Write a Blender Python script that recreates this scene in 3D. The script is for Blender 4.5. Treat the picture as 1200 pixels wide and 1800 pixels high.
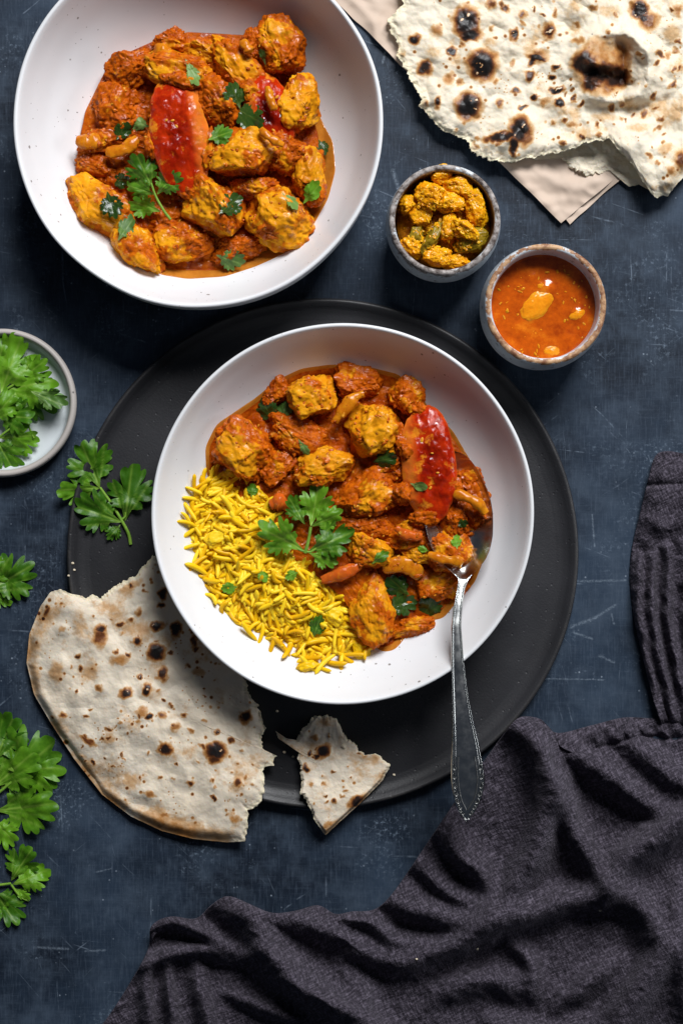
import bpy, math, random
import numpy as np

# ------------------------------------------------------------------ camera, world, light
for o in list(bpy.data.objects):
    bpy.data.objects.remove(o)
U = 0.00033                 # metres per photo pixel on the table plane
DPX = 2880.0                # camera height in the same pixel units
scene = bpy.context.scene
C = scene.collection
R = math.radians

cam_d = bpy.data.cameras.new('camera')
cam = bpy.data.objects.new('camera', cam_d)
C.objects.link(cam)
cam.location = (0, 0, DPX * U)
cam_d.sensor_fit = 'VERTICAL'
cam_d.sensor_height = 36
cam_d.sensor_width = 24
cam_d.lens = 36 * DPX / 1800.0
cam_d.clip_start = 0.01
cam_d.clip_end = 50
scene.camera = cam

world = bpy.data.worlds.new('World')
scene.world = world
world.use_nodes = True
bg = world.node_tree.nodes['Background']
bg.inputs['Color'].default_value = (0.62, 0.75, 1.0, 1)
bg.inputs['Strength'].default_value = 0.05

def area(name, loc, target, size, power, col):
    ld = bpy.data.lights.new(name, 'AREA')
    ld.shape = 'RECTANGLE'
    ld.size, ld.size_y = size
    ld.energy = power
    ld.color = col
    o = bpy.data.objects.new(name, ld)
    C.objects.link(o)
    o.location = loc
    from mathutils import Vector
    o.rotation_euler = (Vector(target) - Vector(loc)).to_track_quat('-Z', 'Y').to_euler()
    return o
area('window_light', (0.52, 1.55, 1.62), (0.02, 0.0, 0), (1.0, 0.85), 76, (0.975, 0.985, 1.0))

area('side_fill_light', (2.6, 0.25, 0.75), (0, 0, 0), (0.7, 0.9), 14, (0.93, 0.96, 1.0))  # added fill lamp: glints on right edges of the spoon, slight overall lift

scene.view_settings.view_transform = 'Standard'
scene.view_settings.look = 'None'
scene.view_settings.exposure = 0
scene.view_settings.gamma = 1
scene.view_settings.use_curve_mapping = False
scene.render.resolution_x = 682
scene.render.resolution_y = 1024
scene.render.engine = 'CYCLES'

# ------------------------------------------------------------------ numpy noise
_rs = np.random.RandomState(7)
_P = _rs.permutation(256)
_P = np.concatenate([_P, _P, _P])
_G = _rs.normal(size=(256, 3))
_G /= np.linalg.norm(_G, axis=1)[:, None]

def noise(p):
    p = np.asarray(p, float)
    i = np.floor(p).astype(int)
    f = p - i
    i &= 255
    w = f * f * f * (f * (f * 6 - 15) + 10)
    out = 0
    for dx in (0, 1):
        for dy in (0, 1):
            for dz in (0, 1):
                h = _P[_P[_P[(i[:, 0] + dx) & 255] + ((i[:, 1] + dy) & 255)] + ((i[:, 2] + dz) & 255)]
                g = _G[h]
                d = f - np.array([dx, dy, dz])
                wt = (w[:, 0] if dx else 1 - w[:, 0]) * (w[:, 1] if dy else 1 - w[:, 1]) * (w[:, 2] if dz else 1 - w[:, 2])
                out = out + wt * (g * d).sum(1)
    return out * 1.6

def fbm(p, octv=4, gain=0.5):
    p = np.asarray(p, float)
    a, s, t = 1.0, 0, 0
    for k in range(octv):
        s = s + a * noise(p * 2 ** k + 17.3 * k)
        t += a
        a *= gain
    return s / t

def worley(p):
    p = np.asarray(p, float)
    i = np.floor(p).astype(int)
    f = p - i
    best = np.full(len(p), 9.0)
    for dx in (-1, 0, 1):
        for dy in (-1, 0, 1):
            for dz in (-1, 0, 1):
                h = _P[_P[_P[(i[:, 0] + dx) & 255] + ((i[:, 1] + dy) & 255)] + ((i[:, 2] + dz) & 255)]
                jit = (_G[h] * 0.45 + 0.5) + np.array([dx, dy, dz])
                best = np.minimum(best, ((f - jit) ** 2).sum(1))
    return np.sqrt(best)

def n2(x, y, s, seed=0.0):
    return noise(np.stack([x / s, y / s, np.full_like(x, seed * 7.31 + 0.5)], 1))
def f2(x, y, s, seed=0.0, octv=4, gain=0.5):
    return fbm(np.stack([x / s, y / s, np.full_like(x, seed * 7.31 + 0.5)], 1), octv, gain)
def w2(x, y, s, seed=0.0):
    return worley(np.stack([x / s, y / s, np.full_like(x, seed * 3.31 + 0.5)], 1))
def sstep(a, b, x):
    t = np.clip((x - a) / (b - a), 0, 1)
    return t * t * (3 - 2 * t)

# ------------------------------------------------------------------ mesh helpers
def PX(x, y, z):
    """photo pixel + height (pixel units) -> world position in pixel units"""
    k = 1 - z / DPX
    return np.stack([(x - 600) * k, (900 - y) * k, z + 0 * x], -1)

def mesh_obj(name, verts, faces, mat, parent=None, origin=None, attrs=None, smooth=True, mesh=None):
    """verts: (N,3) in world pixel units"""
    if origin is None:
        origin = np.zeros(3)
    origin = np.asarray(origin, float)
    me = bpy.data.meshes.new(name)
    v = (np.asarray(verts, float) - origin) * U
    faces = [np.asarray(f, np.int32) for f in (faces if isinstance(faces, list) else [faces])]
    loops = np.concatenate([f.ravel() for f in faces])
    tot = np.concatenate([np.full(len(f), f.shape[1], np.int32) for f in faces])
    start = np.concatenate([[0], np.cumsum(tot)[:-1]]).astype(np.int32)
    me.vertices.add(len(v)); me.vertices.foreach_set('co', v.ravel().astype(np.float32))
    me.loops.add(len(loops)); me.loops.foreach_set('vertex_index', loops.astype(np.int32))
    me.polygons.add(len(tot)); me.polygons.foreach_set('loop_start', start); me.polygons.foreach_set('loop_total', tot)
    me.polygons.foreach_set('use_smooth', np.full(len(tot), smooth))
    me.update(calc_edges=True)
    me.validate()
    for k, a in (attrs or {}).items():
        a = np.asarray(a, np.float32)
        at = me.attributes.new(k, 'FLOAT', 'POINT')
        at.data.foreach_set('value', a)
    me.materials.append(mat)
    o = bpy.data.objects.new(name, me)
    C.objects.link(o)
    if parent is not None:
        o.parent = parent
        po = parent.get('_o', None)
        po = np.array(list(po)) if po is not None else np.zeros(3)
        o.location = (origin - po) * U
    else:
        o.location = origin * U
    o['_o'] = [float(t) for t in origin]
    return o

def tag(o, label, cat=None, group=None, kind=None):
    o['label'] = label
    if cat: o['category'] = cat
    if group: o['group'] = group
    if kind: o['kind'] = kind
    return o

def empty(name, origin, label, cat, group=None):
    o = bpy.data.objects.new(name, None)
    C.objects.link(o)
    o.empty_display_size = 0.005
    o.location = np.asarray(origin, float) * U
    o['_o'] = [float(t) for t in origin]
    return tag(o, label, cat, group)

def grid_faces(nu, nv, closed_u=False):
    """vertex index = u*nv + v"""
    u = np.arange(nu if closed_u else nu - 1)
    v = np.arange(nv - 1)
    a, b = np.meshgrid(u, v, indexing='ij')
    a = a.ravel(); b = b.ravel()
    a2 = (a + 1) % nu
    return np.stack([a * nv + b, a * nv + b + 1, a2 * nv + b + 1, a2 * nv + b], 1)

def spline(pts, n, closed=False):
    """Catmull-Rom through pts (k,d), n samples"""
    p = np.asarray(pts, float)
    k = len(p)
    if closed:
        q = np.concatenate([p[-1:], p, p[:2]])
        seg = k
    else:
        q = np.concatenate([2 * p[:1] - p[1:2], p, 2 * p[-1:] - p[-2:-1]])
        seg = k - 1
    t = np.linspace(0, seg, n, endpoint=not closed)
    i = np.minimum(t.astype(int), seg - 1)
    f = (t - i)[:, None]
    a, b, c, d = q[i], q[i + 1], q[i + 2], q[i + 3]
    return 0.5 * (2 * b + (c - a) * f + (2 * a - 5 * b + 4 * c - d) * f ** 2 + (3 * b - a - 3 * c + d) * f ** 3)

def tube(path, rad, n=8, cap=True):
    """path (k,3), rad scalar/array -> verts, faces"""
    p = np.asarray(path, float)
    k = len(p)
    rad = np.broadcast_to(np.asarray(rad, float), (k,))
    t = np.gradient(p, axis=0)
    t /= np.linalg.norm(t, axis=1)[:, None] + 1e-9
    up = np.array([0, 0, 1.0])
    s = np.cross(t, up)
    bad = np.linalg.norm(s, axis=1) < 1e-3
    s[bad] = [1, 0, 0]
    s /= np.linalg.norm(s, axis=1)[:, None]
    w = np.cross(s, t)
    a = np.linspace(0, 2 * np.pi, n, endpoint=False)
    v = p[:, None, :] + rad[:, None, None] * (np.cos(a)[None, :, None] * s[:, None, :] + np.sin(a)[None, :, None] * w[:, None, :])
    v = v.transpose(1, 0, 2).reshape(-1, 3)
    f = grid_faces(n, k, True)[:, ::-1]
    return v, f

def merge(parts):
    vs, fs, off = [], [], 0
    for v, f in parts:
        vs.append(v); fs.append(np.asarray(f) + off); off += len(v)
    return np.concatenate(vs), np.concatenate(fs)

def ray_radius(cx, cy, poly, nA):
    """poly (k,3): x,y,extra. returns theta, r, extra for nA rays (star-shaped outline)"""
    p = np.asarray(poly, float)
    th = np.linspace(-np.pi, np.pi, nA, endpoint=False)
    d = np.stack([np.cos(th), np.sin(th)], 1)
    r = np.zeros(nA); e = np.zeros(nA)
    for i in range(len(p)):
        a = p[i, :2] - (cx, cy); b = p[(i + 1) % len(p), :2] - (cx, cy)
        den = d[:, 0] * (b - a)[1] - d[:, 1] * (b - a)[0]
        den = np.where(np.abs(den) < 1e-9, 1e-9, den)
        t = (a[0] * (b - a)[1] - a[1] * (b - a)[0]) / den
        s = (a[0] * d[:, 1] - a[1] * d[:, 0]) / den
        ok = (s >= -1e-6) & (s <= 1 + 1e-6) & (t > r)
        r = np.where(ok, t, r)
        if p.shape[1] > 2:
            e = np.where(ok, p[i, 2] * (1 - s) + p[(i + 1) % len(p), 2] * s, e)
    return th, r, e

def polar_sheet(cx, cy, poly, nA, nR, top, bottom=None, jag=0.0, jags=7.0, seed=0.0, smooth_r=0, power=0.8):
    """returns image x,y, rho, torn, z arrays + faces. top(x,y,rho,torn)->z; bottom(x,y)->z"""
    th, r, e = ray_radius(cx, cy, poly, nA)
    if smooth_r:
        for _ in range(smooth_r):
            r = 0.25 * np.roll(r, 1) + 0.5 * r + 0.25 * np.roll(r, -1)
    ex = cx + r * np.cos(th); ey = cy + r * np.sin(th)
    if jag:
        j = f2(ex, ey, jags, seed, 4, 0.65)
        r = r + jag * j * np.maximum(e, 0.06)
    rho = np.linspace(0, 1, nR) ** power
    rho[0] = 0.004
    x = cx + r[:, None] * rho[None] * np.cos(th)[:, None]
    y = cy + r[:, None] * rho[None] * np.sin(th)[:, None]
    rr = np.broadcast_to(rho[None], x.shape)
    ee = np.broadcast_to(e[:, None], x.shape)
    x, y, rr, ee = x.ravel(), y.ravel(), rr.ravel(), ee.ravel()
    z = top(x, y, rr, ee)
    faces = [grid_faces(nA, nR, True)]
    if bottom is not None:
        # side wall + underside, 4 extra rings
        zt = z.reshape(nA, nR)[:, -1]
        zb = bottom(ex, ey)
        rings = []
        for q, k in ((0.35, 1.0), (0.7, 0.997), (1.0, 0.985), (1.0, 0.5), (1.0, 0.02)):
            xx = cx + r * k * np.cos(th); yy = cy + r * k * np.sin(th)
            if q < 1:
                wob = 0.012 * n2(xx * 3, yy * 3, 9.0, seed + q * 9) * e
                xx = xx + (xx - cx) * wob; yy = yy + (yy - cy) * wob
            rings.append((xx, yy, zt * (1 - q) + zb * q if k > 0.9 else bottom(xx, yy)))
        X = np.stack([a[0] for a in rings], 1); Y = np.stack([a[1] for a in rings], 1); Z = np.stack([a[2] for a in rings], 1)
        base = len(x)
        nb = X.shape[1]
        f2_ = grid_faces(nA, nb, True) + base
        u = np.arange(nA); u2 = (u + 1) % nA
        join = np.stack([u * nR + nR - 1, base + u * nb, base + u2 * nb, u2 * nR + nR - 1], 1)
        faces += [f2_, join]
        x = np.concatenate([x, X.ravel()]); y = np.concatenate([y, Y.ravel()]); z = np.concatenate([z, Z.ravel()])
        rr = np.concatenate([rr, np.full(X.size, 1.0)]); ee = np.concatenate([ee, np.repeat(e, nb)])
    return x, y, rr, ee, z, np.concatenate(faces)[:, ::1]

def flip(f):
    return np.asarray(f)[:, ::-1]

# ------------------------------------------------------------------ materials
def new_mat(name):
    m = bpy.data.materials.new(name)
    m.use_nodes = True
    nt = m.node_tree
    nt.nodes.clear()
    out = nt.nodes.new('ShaderNodeOutputMaterial')
    b = nt.nodes.new('ShaderNodeBsdfPrincipled')
    nt.links.new(b.outputs[0], out.inputs[0])
    return m, nt, b

class NT:
    def __init__(s, nt): s.nt = nt
    def n(s, t, **kw):
        nd = s.nt.nodes.new(t)
        for k, v in kw.items(): setattr(nd, k, v)
        return nd
    def set(s, sock, v):
        if hasattr(v, 'is_output') or isinstance(v, bpy.types.NodeSocket): s.nt.links.new(v, sock)
        else: sock.default_value = v
    def obj(s): return s.n('ShaderNodeTexCoord').outputs['Object']
    def attr(s, name): return s.n('ShaderNodeAttribute', attribute_name=name).outputs['Fac']
    def noise(s, vec, scale, detail=4, rough=0.55, dist=0.0, out='Fac'):
        nd = s.n('ShaderNodeTexNoise')
        s.set(nd.inputs['Vector'], vec); nd.inputs['Scale'].default_value = scale
        nd.inputs['Detail'].default_value = detail; nd.inputs['Roughness'].default_value = rough
        nd.inputs['Distortion'].default_value = dist
        return nd.outputs[out]
    def vor(s, vec, scale, feature='F1', out='Distance', rand=1.0):
        nd = s.n('ShaderNodeTexVoronoi', feature=feature)
        s.set(nd.inputs['Vector'], vec); nd.inputs['Scale'].default_value = scale
        nd.inputs['Randomness'].default_value = rand
        return nd.outputs[out]
    def map(s, vec, scale=(1, 1, 1), rot=(0, 0, 0), loc=(0, 0, 0)):
        nd = s.n('ShaderNodeMapping')
        s.set(nd.inputs['Vector'], vec)
        nd.inputs['Scale'].default_value = scale; nd.inputs['Rotation'].default_value = rot; nd.inputs['Location'].default_value = loc
        return nd.outputs[0]
    def ramp(s, fac, stops, interp='LINEAR'):
        nd = s.n('ShaderNodeValToRGB')
        s.set(nd.inputs[0], fac)
        cr = nd.color_ramp; cr.interpolation = interp
        while len(cr.elements) < len(stops): cr.elements.new(0.5)
        for e, (p, c) in zip(cr.elements, stops):
            e.position = p
            e.color = (c, c, c, 1) if not hasattr(c, '__len__') else (*c, 1)
        return nd.outputs[0]
    def mix(s, fac, a, b, mode='MIX'):
        nd = s.n('ShaderNodeMix', data_type='RGBA', blend_type=mode)
        s.set(nd.inputs[0], fac)
        for sock, v in ((nd.inputs[6], a), (nd.inputs[7], b)):
            if hasattr(v, '__len__'): v = (*v, 1) if len(v) == 3 else v
            s.set(sock, v)
        return nd.outputs[2]
    def math(s, op, a, b=None, clamp=False):
        nd = s.n('ShaderNodeMath', operation=op, use_clamp=clamp)
        s.set(nd.inputs[0], a)
        if b is not None: s.set(nd.inputs[1], b)
        return nd.outputs[0]
    def wet(s, b, vec, lo=0.06, hi=0.6, scale=170):
        n = s.noise(s.map(vec, loc=(6, 3, 2)), scale, 4, 0.6)
        s.nt.links.new(s.ramp(n, [(0.53, lo), (0.67, hi)]), b.inputs['Specular IOR Level'])
    def bump(s, h, strength=0.3, dist=0.0005, normal=None):
        nd = s.n('ShaderNodeBump')
        s.set(nd.inputs['Height'], h); nd.inputs['Strength'].default_value = strength; nd.inputs['Distance'].default_value = dist
        if normal is not None: s.set(nd.inputs['Normal'], normal)
        return nd.outputs[0]

def m_table():
    m, nt, b = new_mat('dark_navy_board'); t = NT(nt); v = t.obj()
    cloud = t.noise(v, 9, 5, 0.6)
    cl2 = t.noise(t.map(v, loc=(3, 1, 0)), 42, 6, 0.68)
    brushv = t.noise(t.map(v, (900, 70, 1)), 1, 4, 0.75)
    brushh = t.noise(t.map(v, (60, 900, 1)), 1, 4, 0.75)
    base = t.mix(t.ramp(cloud, [(0.38, 0.0), (0.64, 1.0)]), (0.0055, 0.0095, 0.0175), (0.024, 0.040, 0.066))
    base = t.mix(t.math('MULTIPLY', t.ramp(cl2, [(0.45, 0.0), (0.75, 1.0)]), 0.6), base, (0.06, 0.086, 0.124))
    base = t.mix(t.math('MULTIPLY', t.ramp(brushv, [(0.5, 0.0), (0.78, 1.0)]), 0.5), base, (0.075, 0.10, 0.14))
    base = t.mix(t.math('MULTIPLY', t.ramp(brushh, [(0.52, 0.0), (0.8, 1.0)]), 0.3), base, (0.075, 0.10, 0.14))
    # chalky worn patches and flecks
    pm = t.ramp(t.noise(t.map(v, loc=(7, 2, 0)), 20, 5, 0.65), [(0.53, 0.0), (0.70, 1.0)])
    fl = t.ramp(t.noise(v, 420, 4, 0.75), [(0.53, 0.0), (0.66, 1.0)])
    base = t.mix(t.math('MULTIPLY', t.math('MULTIPLY', pm, fl), 0.6), base, (0.24, 0.31, 0.40))
    sp = t.ramp(t.vor(v, 230), [(0.0, 1.0), (0.10, 0.55), (0.15, 0.0)])
    spm = t.ramp(t.noise(t.map(v, loc=(1, 9, 0)), 70, 3), [(0.54, 0.0), (0.66, 1.0)])
    base = t.mix(t.math('MULTIPLY', t.math('MULTIPLY', sp, spm), 0.7), base, (0.34, 0.40, 0.48))
    # scratches : thin broken lines of a stretched, rotated noise
    brk = t.ramp(t.noise(t.map(v, loc=(2, 6, 0)), 90, 4, 0.7), [(0.46, 0.0), (0.6, 1.0)])
    for k, (rot, sx, sy, th) in enumerate(((0.35, 16, 420, 0.70), (1.25, 18, 420, 0.71), (-0.7, 17, 420, 0.71), (1.57, 14, 420, 0.70), (0.05, 16, 420, 0.71), (0.8, 18, 420, 0.71))):
        vw = t.mix(0.012, t.map(v, (1, 1, 1), (0, 0, rot), (k * 5.1, k * 2.3, 0)), t.noise(v, 14, 2, out='Color'), 'ADD')
        s_ = t.noise(t.map(vw, (sx, sy, 1)), 1, 1.5, 0.5)
        base = t.mix(t.math('MULTIPLY', t.math('MULTIPLY', t.ramp(s_, [(th, 0.0), (th + 0.05, 1.0)]), brk), 0.32), base, (0.24, 0.30, 0.38))
    chips = t.ramp(t.noise(v, 700, 3, 0.7), [(0.40, 0.15), (0.58, 1.0)])
    for (x0, y0, x1, y1, w) in ((1003, 1102, 1045, 1086, 4.0), (1045, 1086, 1080, 1064, 3.2), (1008, 1112, 1040, 1123, 3.0), (1053, 1153, 1078, 1164, 3.0), (962, 1193, 1062, 1195, 1.8), (1015, 1022, 1098, 1020, 3.0), (1074, 1080, 1078, 1096, 2.5), (1040, 905, 1044, 960, 2.0), (170, 1533, 195, 1527, 2.0), (60, 1665, 120, 1668, 3.0), (150, 1672, 185, 1670, 2.5), (685, 60, 672, 110, 3.0), (690, 300, 700, 330, 5.0)):
        a_ = ((x0 - 600) * U, (900 - y0) * U, 0); ba = ((x1 - x0) * U, (y0 - y1) * U, 0)
        def vm(op, p, q=None):
            nd = t.n('ShaderNodeVectorMath', operation=op); t.set(nd.inputs[0], p)
            if q is not None: t.set(nd.inputs[3 if op == 'SCALE' else 1], q)
            return nd
        pa = vm('SUBTRACT', v, a_).outputs[0]
        hh = t.math('MULTIPLY', vm('DOT_PRODUCT', pa, ba).outputs['Value'], 1.0 / (ba[0] ** 2 + ba[1] ** 2), True)
        sc = t.n('ShaderNodeVectorMath', operation='SCALE'); sc.inputs[0].default_value = ba; t.set(sc.inputs[3], hh)
        dd = vm('LENGTH', vm('SUBTRACT', pa, sc.outputs[0]).outputs[0]).outputs['Value']
        dd = t.math('ADD', dd, t.math('MULTIPLY', t.math('SUBTRACT', t.noise(v, 260, 3, 0.6), 0.5), 4.0 * U))
        mk = t.math('SUBTRACT', 1.0, t.math('MULTIPLY', dd, 1.0 / (w * U)), True)
        base = t.mix(t.math('MULTIPLY', t.math('MULTIPLY', mk, chips), 0.42), base, (0.26, 0.32, 0.39))
    nt.links.new(base, b.inputs['Base Color'])
    rg = t.ramp(cl2, [(0.3, 0.42), (0.7, 0.62)])
    nt.links.new(rg, b.inputs['Roughness'])
    b.inputs['Specular IOR Level'].default_value = 0.2
    nt.links.new(t.bump(t.math('ADD', brushv, t.noise(v, 700, 3)), 0.25, 0.0002), b.inputs['Normal'])
    return m

def m_speckled(name, base, spk=(0.11, 0.09, 0.075), scale=110, thr=0.125, dens=0.52, rough=0.32):
    m, nt, b = new_mat(name); t = NT(nt); v = t.obj()
    w = t.noise(v, 260, 2)
    vv = t.mix(0.0016, v, t.noise(v, 300, 2, out='Color'), 'ADD')
    col = base
    cc = t.mix(t.ramp(t.noise(v, 25, 3), [(0.3, 0.0), (0.7, 1.0)]), tuple(c * 0.96 for c in base), base)
    for k, (sc, th, dn) in enumerate(((scale, thr, dens), (scale * 1.9, thr * 1.1, dens + 0.03), (scale * 3.2, thr * 1.1, dens + 0.06))):
        nd = t.n('ShaderNodeTexVoronoi'); t.set(nd.inputs['Vector'], t.map(vv, loc=(k * 0.31, k * 0.17, k * 0.7))); nd.inputs['Scale'].default_value = sc
        sc_ = t.n('ShaderNodeSeparateColor'); nt.links.new(nd.outputs['Color'], sc_.inputs[0])
        sel = t.math('GREATER_THAN', sc_.outputs[0], dn)
        size = t.math('MULTIPLY', sc_.outputs[1], th)
        dot = t.math('MULTIPLY', t.math('SUBTRACT', size, nd.outputs['Distance']), 26.0, True)
        cc = t.mix(t.math('MULTIPLY', t.math('MULTIPLY', dot, sel), 0.8), cc, spk)
    nt.links.new(cc, b.inputs['Base Color'])
    b.inputs['Roughness'].default_value = rough
    b.inputs['Specular IOR Level'].default_value = 0.4
    nt.links.new(t.bump(t.noise(v, 60, 3), 0.08, 0.0006), b.inputs['Normal'])
    return m

def m_charger():
    m, nt, b = new_mat('matt_black_stoneware'); t = NT(nt); v = t.obj()
    cl = t.noise(v, 12, 4, 0.6)
    col = t.mix(t.ramp(cl, [(0.35, 0.0), (0.7, 1.0)]), (0.0125, 0.0125, 0.0145), (0.023, 0.023, 0.0265))
    sp = t.ramp(t.vor(v, 330), [(0.0, 1.0), (0.09, 0.4), (0.13, 0.0)])
    spm = t.ramp(t.noise(v, 60, 3), [(0.52, 0.0), (0.64, 1.0)])
    col = t.mix(t.math('MULTIPLY', t.math('MULTIPLY', sp, spm), 0.6), col, (0.16, 0.16, 0.17))
    ed = t.attr('edge')
    col = t.mix(t.math('MULTIPLY', ed, t.ramp(t.noise(v, 90, 4, 0.7), [(0.4, 0.1), (0.7, 0.9)])), col, (0.05, 0.047, 0.045))
    nt.links.new(col, b.inputs['Base Color'])
    nt.links.new(t.ramp(t.noise(v, 30, 4), [(0.3, 0.4), (0.7, 0.55)]), b.inputs['Roughness'])
    b.inputs['Specular IOR Level'].default_value = 0.4
    pit = t.ramp(t.vor(t.map(v, loc=(4, 4, 0)), 210), [(0.0, 0.0), (0.16, 1.0)])
    nt.links.new(t.bump(t.math('ADD', pit, t.math('MULTIPLY', t.noise(v, 900, 3), 0.5)), 0.5, 0.0004), b.inputs['Normal'])
    return m

def m_rustic(name, rim_col, body=(0.62, 0.66, 0.7), inside=None):
    m, nt, b = new_mat(name); t = NT(nt); v = t.obj()
    ed = t.attr('edge')      # 1 at the unglazed lip
    br = t.noise(v, 130, 5, 0.7)
    w = t.math('ADD', t.math('MULTIPLY', ed, 0.82), t.math('MULTIPLY', t.math('SUBTRACT', br, 0.5), 2.6))
    mask = t.ramp(w, [(0.42, 0.0), (0.5, 1.0)])
    body_c = t.mix(t.ramp(t.noise(v, 90, 4, 0.7), [(0.35, 0.0), (0.65, 1.0)]), tuple(c * 0.82 for c in body), body)
    sp = t.ramp(t.noise(t.map(v, loc=(5, 3, 1)), 300, 3, 0.6), [(0.62, 0.0), (0.66, 1.0)])
    body_c = t.mix(t.math('MULTIPLY', sp, 0.8), body_c, (0.09, 0.07, 0.06))
    if inside is not None:
        ins = t.attr('inside')
        body_c = t.mix(ins, body_c, t.mix(t.ramp(br, [(0.4, 0.0), (0.6, 1.0)]), inside[0], inside[1]))
    rc = t.mix(t.ramp(t.noise(v, 240, 4, 0.7), [(0.38, 0.0), (0.62, 1.0)]), rim_col[0], rim_col[1])
    col = t.mix(mask, body_c, rc)
    nt.links.new(col, b.inputs['Base Color'])
    nt.links.new(t.ramp(mask, [(0, 0.3), (1, 0.6)]), b.inputs['Roughness'])
    nt.links.new(t.bump(br, 0.35, 0.0006), b.inputs['Normal'])
    return m

def m_bread(name, cream, shade):
    m, nt, b = new_mat(name); t = NT(nt); v = t.obj()
    a = t.attr('toast')
    fine = t.math('MULTIPLY', t.math('SUBTRACT', t.noise(v, 420, 4, 0.7), 0.5), 0.22)
    fac = t.math('ADD', a, fine, True)
    col = t.ramp(fac, [(0.0, cream), (0.10, cream), (0.22, shade), (0.40, (0.43, 0.20, 0.06)), (0.58, (0.16, 0.05, 0.014)), (0.78, (0.028, 0.013, 0.009)), (1.0, (0.011, 0.009, 0.009))])
    pat = t.ramp(t.noise(v, 45, 4, 0.6), [(0.35, 0.0), (0.7, 1.0)])
    col = t.mix(t.math('MULTIPLY', pat, 0.25), col, (0.80, 0.66, 0.47), 'MULTIPLY')
    cr = t.attr('crumb')
    col = t.mix(t.math('MULTIPLY', cr, 0.7), col, (0.74, 0.66, 0.46))
    nt.links.new(col, b.inputs['Base Color'])
    nt.links.new(t.ramp(a, [(0.0, 0.62), (0.5, 0.45), (1.0, 0.4)]), b.inputs['Roughness'])
    b.inputs['Specular IOR Level'].default_value = 0.3
    b.inputs['Subsurface Weight'].default_value = 0.15
    b.inputs['Subsurface Radius'].default_value = (0.002, 0.0012, 0.0006)
    b.inputs['Subsurface Scale'].default_value = 1.0
    h = t.math('ADD', t.noise(v, 500, 5, 0.7), t.math('MULTIPLY', t.vor(v, 900), 0.4))
    nt.links.new(t.bump(h, 0.28, 0.0005), b.inputs['Normal'])
    return m

def m_chicken():
    m, nt, b = new_mat('turmeric_chicken'); t = NT(nt); v = t.obj()
    s = t.attr('sauce')
    n1 = t.noise(v, 110, 5, 0.65); n2_ = t.noise(t.map(v, loc=(1, 2, 3)), 300, 4, 0.7)
    yel = t.mix(t.ramp(n1, [(0.35, 0.0), (0.65, 1.0)]), (0.62, 0.205, 0.004), (0.81, 0.36, 0.010))
    fib = t.noise(t.map(v, (90, 420, 420), (0.4, 0.3, 0.8)), 1, 3)
    yel = t.mix(t.math('MULTIPLY', t.ramp(fib, [(0.5, 0.0), (0.7, 1.0)]), 0.5), yel, (0.42, 0.17, 0.012))
    sau = t.mix(t.ramp(n2_, [(0.35, 0.0), (0.68, 1.0)]), (0.29, 0.040, 0.002), (0.60, 0.135, 0.004))
    f = t.math('ADD', s, t.math('MULTIPLY', t.math('SUBTRACT', n2_, 0.5), 1.1), True)
    col = t.mix(t.ramp(f, [(0.36, 0.0), (0.62, 1.0)]), yel, sau)
    nt.links.new(col, b.inputs['Base Color'])
    nt.links.new(t.ramp(n2_, [(0.3, 0.18), (0.7, 0.36)]), b.inputs['Roughness'])
    t.wet(b, v, 0.05, 0.8)
    b.inputs['Subsurface Weight'].default_value = 0.06
    b.inputs['Subsurface Radius'].default_value = (0.003, 0.0012, 0.0004)
    b.inputs['Subsurface Scale'].default_value = 1.0
    h = t.math('ADD', t.noise(v, 380, 5, 0.7), t.math('MULTIPLY', fib, 0.2))
    nt.links.new(t.bump(h, 0.5, 0.0009), b.inputs['Normal'])
    return m

def m_sauce(name, dark, mid, light, rough=(0.09, 0.26), bump=0.7):
    m, nt, b = new_mat(name); t = NT(nt); v = t.obj()
    lump = t.attr('lump')
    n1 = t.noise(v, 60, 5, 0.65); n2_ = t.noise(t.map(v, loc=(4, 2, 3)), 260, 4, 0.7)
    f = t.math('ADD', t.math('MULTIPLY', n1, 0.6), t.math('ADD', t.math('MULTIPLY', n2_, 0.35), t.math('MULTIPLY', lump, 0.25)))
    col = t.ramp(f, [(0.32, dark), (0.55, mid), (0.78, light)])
    nt.links.new(col, b.inputs['Base Color'])
    nt.links.new(t.ramp(n2_, [(0.3, rough[0]), (0.7, rough[1])]), b.inputs['Roughness'])
    t.wet(b, v, 0.06, 1.0)
    b.inputs['Subsurface Weight'].default_value = 0.06
    b.inputs['Subsurface Radius'].default_value = (0.003, 0.001, 0.0003)
    b.inputs['Subsurface Scale'].default_value = 1.0
    h = t.math('ADD', t.noise(v, 300, 5, 0.7), t.math('MULTIPLY', t.vor(v, 330), 0.6))
    nt.links.new(t.bump(h, bump, 0.0010), b.inputs['Normal'])
    return m

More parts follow.
